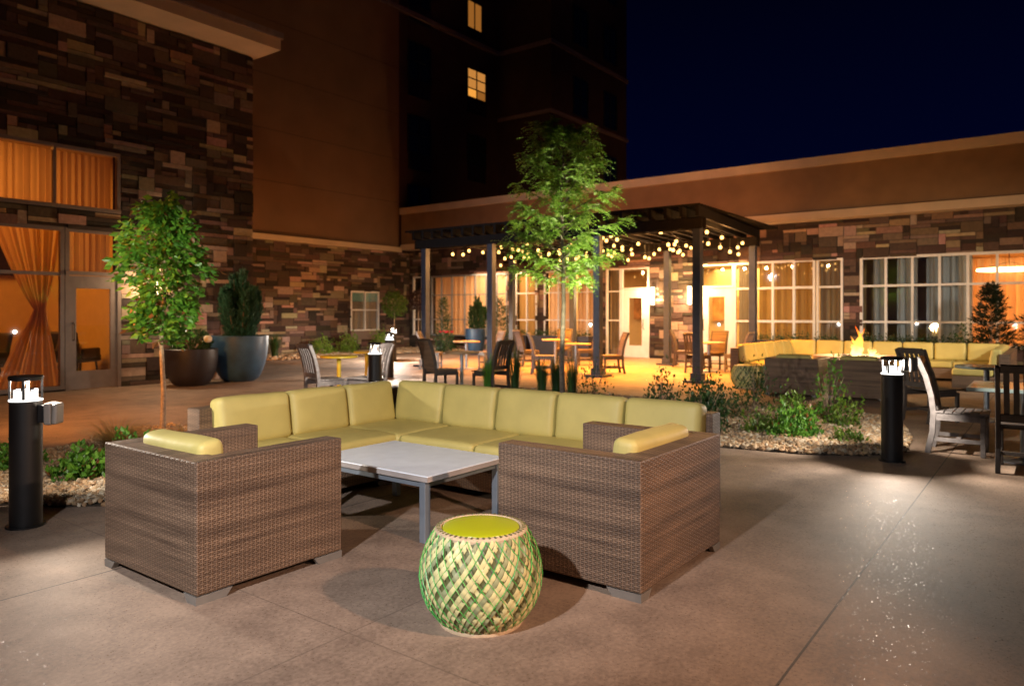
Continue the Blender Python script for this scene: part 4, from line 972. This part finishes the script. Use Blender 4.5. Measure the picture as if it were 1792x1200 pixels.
def broad_tree():
    t = thing('broadleaf_tree', 'young bushy broadleaf tree with bright green oval crown in front of the stone wing door', 'tree', (4.60, 8.84, 0))
    m = MB(); m.tube([(0, 0, 0), (.01, 0, .5), (-.01, .02, 1.1), (.02, 0, 1.9), (.03, 0, 2.6)], [.033, .029, .025, .015, .006], 10)
    tips = []
    for k in range(46):
        z = 1.12+1.66*(k/46); a = k*2.4+random.uniform(-.5, .5); q = (z-.95)/2.0
        prof = (.30+.36*math.sin(min(1, q*1.5)*math.pi*.72)) if q < .55 else .66*(1-(q-.55)/.52)**.75*.95
        L = max(.10, prof)*random.uniform(.52, .86); p1 = Vector((L*.5*math.cos(a), L*.5*math.sin(a), z+L*.35)); p2 = Vector((L*math.cos(a), L*math.sin(a), z+L*.55-.08))
        m.tube([(0, 0, z), p1, p2], [.009, .005, .003], 5); tips.append((Vector((0, 0, z)), p1, p2))
    m.build('trunk', 'bark', t, smooth=True); V = []; Cc = []
    for i in range(4300):
        b, p1, p2 = random.choice(tips); q = random.random()**.55
        p = (b.lerp(p1, q*2) if q < .5 else p1.lerp(p2, q*2-1)) + Vector((random.gauss(0, .055), random.gauss(0, .055), random.gauss(0, .06)))
        d = Vector((p.x, p.y, 0)); d = d.normalized() if d.length > 0 else d
        leaves_into(V, Cc, [p], .095, .058, PALG[0], dirs=[(d.x, d.y, -.45)], jit=.9)
    for i in range(60):
        a = random.uniform(-.6, .6); leaves_into(V, Cc, [(.08+random.gauss(0, .03), random.gauss(0, .03), 2.75+random.uniform(-.15, .2))], .07, .04, PALG[0], dirs=[(.3, 0, .4)], jit=1.2)
    leaf_obj('crown', V, Cc, t); return t
broad_tree()
def feather_tree():
    t = thing('feathery_tree', 'slender young tree with airy feathery yellow green crown behind the sofa', 'tree', (9.1, 5.86, 0))
    m = MB(); m.tube([(0, 0, 0), (-.02, .01, .8), (.02, 0, 1.6), (.04, .03, 2.4), (.02, .05, 3.3), (.08, 0, 4.2)], [.042, .038, .033, .026, .016, .006], 10)
    twigs = []; rnd = random.Random(12)
    for k in range(40):
        q = k/39; z = 1.85+2.3*q; a = k*2.4+rnd.uniform(-.5, .5)
        L = (.75+.35*math.sin(q*math.pi)) * (1-q)**.45 * rnd.uniform(.58, .98) + .10
        rise = .35+.75*q
        P = [Vector((.03, .02, z))]; 
        for s in (.35, .7, 1.0):
            P.append(Vector((L*s*math.cos(a)+rnd.gauss(0, .03), L*s*math.sin(a)+rnd.gauss(0, .03), z+L*s*rise - .12*L*s*s)))
        m.tube(P, [.013, .009, .006, .003], 5)
        for i in range(3):
            for s in np.linspace(0, 1, 5): twigs.append((P[i].lerp(P[i+1], s), a, i+s))
    m.build('trunk', 'barkw', t, smooth=True); V = []; Cc = []
    for i in range(1900):
        p, a, wgt = twigs[rnd.randrange(len(twigs))]
        if wgt < .5 and rnd.random() < .7: continue
        a2 = a+rnd.gauss(0, .9); F_ = rnd.uniform(.16, .30); d = Vector((math.cos(a2), math.sin(a2), rnd.gauss(.15, .35))).normalized(); sd = d.cross(Vector((0, 0, 1))).normalized()
        n = 9
        for j in range(1, n+1):
            q = j/n; c = Vector(p)+d*F_*q-Vector((0, 0, .10*q*q))
            for s in (-1, 1): leaves_into(V, Cc, [c], .056*(1.1-.5*q), .020, PALG[2], dirs=[tuple(sd*s*.9+d*.5)], jit=.25)
    leaf_obj('crown', V, Cc, t); return t
feather_tree()
def ball_tree(name, loc, label, H, r, n, pal, cat='tree'):
    t = thing(name, label, cat, loc); m = MB(); m.tube([(0, 0, 0), (0, 0, H-r*.6)], [.03, .015], 7)
    for k in range(12): a = k*2.4; m.tube([(0, 0, H-r*1.6), (r*.7*math.cos(a), r*.7*math.sin(a), H-r*(.5+.1*(k % 5)))], [.01, .004], 4)
    m.build('trunk', 'bark', t); V = []; Cc = []; pts = []
    for i in range(n):
        v = Vector((random.gauss(0, 1), random.gauss(0, 1), random.gauss(0, 1))).normalized(); k = (.72+.3*noise.noise(v*2.2+Vector(loc)))*random.uniform(.4, 1)**.4; v = v*k*r
        pts.append((v.x, v.y, H-r+v.z*1.1))
    leaves_into(V, Cc, pts, .09, .05, pal, up=.1); leaf_obj('crown', V, Cc, t); return t
ball_tree('small_tree', (19.4, 20.1, 0), 'small round green tree in front of the far stone corner', 2.45, .62, 1600, PALG[4])
ball_tree('small_tree', (20.6, 20.0, 0), 'dark reddish small tree beside the round green one in the stone corner', 2.5, .5, 1100, ((.05, .02, .015), (.10, .04, .03)))
# conifers by the windows
pot((20.3, 16.85, 0), 'dark round pot holding the wide conifer group before the peach window', 'potblue', .36, .92, .6)
spire('conifer_shrub', (20.3, 16.85, .88), 'wide dark conifer with several tips in the round pot before the peach window', 'shrub', 1.35, .62, 3200, PALG[1], .11, .035, 7)
pot((20.5, 18.6, 0), 'low dark pot of the narrow conifer before the peach window', 'potdark', .26, .45, .7)
cone_tree('conifer_shrub', (20.5, 18.6, .4), 'narrow pointed conifer before the peach window', 'shrub', 1.65, .36, 1500, PALG[1])
pot((20.3, 15.7, 0), 'low dark pot of the conifer half behind the third pergola post', 'potdark', .26, .45, .7)
cone_tree('conifer_shrub', (20.3, 15.7, .4), 'slim conifer half hidden behind the third pergola post', 'shrub', 1.6, .34, 1200, PALG[1])
pot((20.45, 1.2, 0), 'dark pot under the pointed conifer at the long window', 'potdark', .34, .5, .7)
cone_tree('conifer_shrub', (20.45, 1.2, .45), 'tall pointed conifer painted black green as a silhouette on the orange window', 'shrub', 1.68, .55, 4200, ((.006, .014, .006), (.016, .035, .012)))  # leaf colours darkened to paint in the backlit silhouette
pot((19.9, .2, 0), 'dark pot at the right frame edge behind the far sofa', 'potdark', .3, .5, .7)
cone_tree('conifer_shrub', (19.9, .25, .45), 'dark conifer cut by the right frame edge', 'shrub', 1.6, .5, 2600, ((.006, .014, .006), (.016, .035, .012)))  # same darkened leaf colours, silhouette shade painted in
def mound(name, loc, label, r, h, n, pal, ln=.06, wd=.036, cat='plant', group=None, up=.5, stems=10, flowers=None):
    t = thing(name, label, cat, loc, 0, group); m = MB()
    for k in range(stems):
        a = k*2.4; q = r*.7*((k % 3)+1)/3; m.tube([(0, 0, 0), (q*.5*math.cos(a), q*.5*math.sin(a), h*.45), (q*math.cos(a), q*math.sin(a), h*.8)], [.006, .004, .002], 4)
    m.build('stem', 'bark', t); V = []; Cc = []; pts = []; rnd = random.Random(int(loc[0]*100+loc[1]*10))
    off = Vector((loc[0], loc[1], 3))
    for i in range(n):
        a = rnd.uniform(0, 6.283); e_ = math.asin(rnd.uniform(0, 1)); k = rnd.uniform(.2, 1)**.5*(1+.75*noise.noise(Vector((math.cos(a)*1.4, math.sin(a)*1.4, e_*1.5))+off))
        pts.append((r*k*math.cos(e_)*math.cos(a), r*k*math.cos(e_)*math.sin(a), h*k*math.sin(e_)*1.0+.02))
    leaves_into(V, Cc, pts, ln, wd, pal, up=up); leaf_obj('foliage', V, Cc, t)
    if flowers:
        m = MB()
        for k in range(flowers):
            a = rnd.uniform(0, 6.28); q = r*rnd.uniform(.2, .8); M = Matrix.Translation((q*math.cos(a), q*math.sin(a), h*.95)); m.cushion((0, 0, 0), (.045, .045, .035), .034, M=M)
        m.build('flower', 'red', t, smooth=True)
    return t
mound('flowering_shrub', (19.9, 17.9, .0), 'low rounded shrub with red flowers before the peach window', .4, .85, 700, PALG[1], .08, .045, flowers=7)
mound('round_shrub', (20.3, 1.75, .0), 'low round dark shrub beside the pointed conifer at the long window', .42, 1.0, 900, PALG[1], .08, .04)
# left bed plants
GL = 'leafy mounds in the left gravel bed'
mound('leafy_plant', (2.86, 6.78, 0), 'bright green leafy mound right beside the left bollard in the gravel', .24, .26, 1000, PALG[0], .062, .042, group=GL)
mound('leafy_plant', (3.28, 6.85, 0), 'bright green leafy mound half behind the left club chair', .25, .30, 1000, PALG[0], .062, .042, group=GL)
mound('leafy_plant', (2.62, 7.75, 0), 'green leafy mound behind the left bollard', .22, .22, 600, PALG[0], .062, .042, group=GL)
mound('leafy_plant', (2.05, 7.55, 0), 'green leafy mound at the left frame edge', .28, .30, 900, PALG[0], .062, .042, group=GL)
def grass(name, loc, label, r, h, n, pal, group=None, curl=.5, wd=.006):
    t = thing(name, label, 'grass tuft', loc, 0, group); mb = MB(); rnd = random.Random(int(loc[0]*70+loc[1]*31))
    for i in range(n):
        a = rnd.uniform(0, 6.28); q = rnd.uniform(.02, .3)*r; hh = h*rnd.uniform(.6, 1.1); o = r*rnd.uniform(.3, 1.1)*curl*2; c = tuple(x+(y-x)*rnd.random() for x, y in zip(*pal))
        b = Vector((q*math.cos(a), q*math.sin(a), 0)); sd = Vector((-math.sin(a), math.cos(a), 0))*wd; P = []
        for s in (0, .35, .7, 1.0): P.append(b+Vector((math.cos(a)*o*s*s, math.sin(a)*o*s*s, hh*(s-.25*s*s*curl))))
        k = len(mb.v)
        for j, p in enumerate(P): f = 1-.9*j/3; mb.v += [tuple(p-sd*f), tuple(p+sd*f)]
        for j in range(3): mb.f.append((k+2*j, k+2*j+1, k+2*j+3, k+2*j+2)); mb.c.append(c)
    mb.build('blades', 'leaf', t); return t
grass('straw_grass', (3.62, 7.9, 0), 'dry straw coloured grass tuft behind the left club chair', .34, .40, 700, PALG[5], curl=.9, wd=.003)
grass('straw_grass', (4.35, 7.8, 0), 'thin faded grass tuft between the club chair and the bushy tree trunk', .30, .26, 260, PALG[5], curl=.8, wd=.003)
# right bed plants
GR = 'loose shrubs in the right gravel bed'
for x, y, r, h, n, p, lab in (
  (8.45, 3.42, .30, .66, 1100, 1, 'dark green tall shrub hugging the end of the corner sofa'),
  (9.75, 3.75, .32, .50, 700, 1, 'very dark shrub second from the sofa end'),
  (8.80, 2.42, .30, .34, 1300, 0, 'brightest green low shrub in the middle of the right gravel bed'),
  (9.35, 2.62, .30, .46, 800, 4, 'yellow green shrub behind the brightest one'),
  (8.75, 2.85, .20, .26, 350, 4, 'small yellow green shrub between the dark sofa end shrub and the brightest one'),
  (10.35, 2.45, .30, .78, 420, 0, 'tall spindly shrub before the far club chair on the bollard side'),
  (9.9, 2.15, .24, .36, 420, 4, 'low green shrub below the spindly one, nearest the bollard'),
  (10.9, 3.6, .30, .74, 420, 1, 'dark spindly shrub before the far barrel stools'),
  (9.75, 4.55, .28, .66, 480, 1, 'dark shrub behind the sofa end below the first pergola post'),
  (8.75, 1.85, .20, .16, 220, 4, 'low reddish green shrub at the gravel edge near the bollard'),
  (10.6, 6.2, .35, .76, 240, 1, 'sparse dark shrub behind the sofa right of the feathery tree')):
    mound('loose_shrub', (x, y, 0), lab, r, h, n, PALG[p], .055, .03, 'shrub', GR, .7)
GG = 'upright dark grasses behind the sofa'
for x, y, h, lab, pal in ((10.0, 8.0, .80, 'green upright grass below the tan table', 0), (10.45, 7.75, .9, 'dark upright grass below the leaning slatted chair', 1), (10.2, 7.0, .78, 'dark upright grass clump left of the feathery tree', 1), (10.5, 6.9, .8, 'second dark upright grass clump left of the feathery tree', 1), (10.3, 6.45, .78, 'dark upright grass clump nearest the feathery trunk', 1)):
    grass('upright_grass', (x, y, 0), lab, .22, h, 240, PALG[pal], GG, .35, .007)
GY = 'lime green clumps by the stone base wall'
for x, y, h, lab in ((17.6, 20.6, .75, 'lime green clump just left of the small stone wall window'), (18.9, 20.3, .85, 'lime green clump below the small stone wall window'), (16.6, 20.9, .6, 'lime green clump farthest from the window along the stone base wall')):
    mound('lime_clump', (x, y, 0), lab, .45, h, 700, PALG[2], .10, .04, group=GY)
for x, y, h, lab in ((12.6, 20.6, .8, 'dark spiky clump by the stone base wall near the blue pot'), (14.4, 20.5, .9, 'dark spiky clump in the middle of the stone base wall'), (11.4, 18.5, .6, 'straw clump behind the blue pot')):
    grass('spiky_clump', (x, y, 0), lab, .3, h, 200, PALG[1], None, .5, .014)

# ------------------------------------------------------------------ gravel beds
def inside(p, poly):
    x, y = p; c = False
    for (x1, y1), (x2, y2) in zip(poly, poly[1:]+poly[:1]):
        if (y1 > y) != (y2 > y) and x < (x2-x1)*(y-y1)/(y2-y1)+x1: c = not c
    return c
def bed(name, label, poly, seed, dens, smax=.026):
    rnd = random.Random(seed); m = MB(); n = len(poly); cx = sum(p[0] for p in poly)/n; cy = sum(p[1] for p in poly)/n
    m.add([(x, y, .012) for x, y in poly]+[(x, y, -.02) for x, y in poly], [tuple(range(n))]+[(i, (i+1) % n, n+(i+1) % n, n+i) for i in range(n)])
    o = m.build(name+'_soil', 'soil'); struct(o, label='dark earth under the '+label, cat='ground'); o.name = 'bed_soil'
    xs = [p[0] for p in poly]; ys = [p[1] for p in poly]; A = (max(xs)-min(xs))*(max(ys)-min(ys))
    base = []; t = (1+5**.5)/2
    iv = [(-1, t, 0), (1, t, 0), (-1, -t, 0), (1, -t, 0), (0, -1, t), (0, 1, t), (0, -1, -t), (0, 1, -t), (t, 0, -1), (t, 0, 1), (-t, 0, -1), (-t, 0, 1)]
    iv = np.array(iv)/1.9; IF = [(0, 11, 5), (0, 5, 1), (0, 1, 7), (0, 7, 10), (0, 10, 11), (1, 5, 9), (5, 11, 4), (11, 10, 2), (10, 7, 6), (7, 1, 8), (3, 9, 4), (3, 4, 2), (3, 2, 6), (3, 6, 8), (3, 8, 9), (4, 9, 5), (2, 4, 11), (6, 2, 10), (8, 6, 7), (9, 8, 1)]
    mb = MB(); pal = [(.40, .27, .15), (.48, .36, .23), (.34, .20, .10), (.48, .31, .17), (.24, .18, .12), (.52, .43, .31)]
    for i in range(int(A*dens)):
        p = (rnd.uniform(min(xs), max(xs)), rnd.uniform(min(ys), max(ys)))
        if not inside(p, poly): continue
        s = rnd.uniform(.45, 1)*smax; M = Matrix.Translation((p[0], p[1], .014+rnd.uniform(0, .03))) @ Matrix.Rotation(rnd.uniform(0, 6.28), 4, (rnd.random()-.5, rnd.random()-.5, rnd.random())) @ Matrix.Diagonal((s*1.4, s, s*.65, 1))
        c = rnd.choice(pal); f = rnd.uniform(.7, 1.1); c = tuple(x*f for x in c); mb.add([M @ Vector(v) for v in iv], IF, c)
    o = mb.build('gravel', 'rock', None, smooth=True); struct(o, 'stuff', label, 'gravel'); return o
LB = [(1.0, 7.1), (1.5, 6.65), (2.22, 6.33), (2.3, 6.02), (2.55, 5.75), (2.75, 5.72), (3.3, 6.0), (4.0, 6.7), (4.5, 7.6), (4.95, 8.6), (4.85, 9.1), (4.4, 9.2), (3.9, 8.9), (3.2, 8.4), (2.4, 8.6), (1.6, 8.9), (.9, 8.6)]
bed('left', 'tan river gravel filling the left planting bed', LB, 1, 2600)
RB = [(6.3, 4.2), (7.6, 3.2), (7.75, 2.6), (7.8, 2.1), (8.1, 1.55), (8.6, 1.25), (9.3, 1.3), (10.2, 1.5), (11.0, 1.7), (11.4, 2.3), (11.3, 3.5), (11.2, 5.2), (11.3, 7.0), (11.2, 8.4), (10.2, 8.6), (8.5, 8.2), (7.2, 6.8), (6.2, 5.6)]
bed('right', 'tan river gravel filling the bed behind the corner sofa', RB, 2, 1500, .032)
WB = [(10.2, 20.2), (13, 19.7), (17, 19.3), (20.3, 19.2), (20.6, 18.0), (21.9, 18.0), (21.9, 21.8), (10.2, 21.8)]
bed('wall', 'tan gravel strip along the stone base wall', WB, 3, 260, .06)
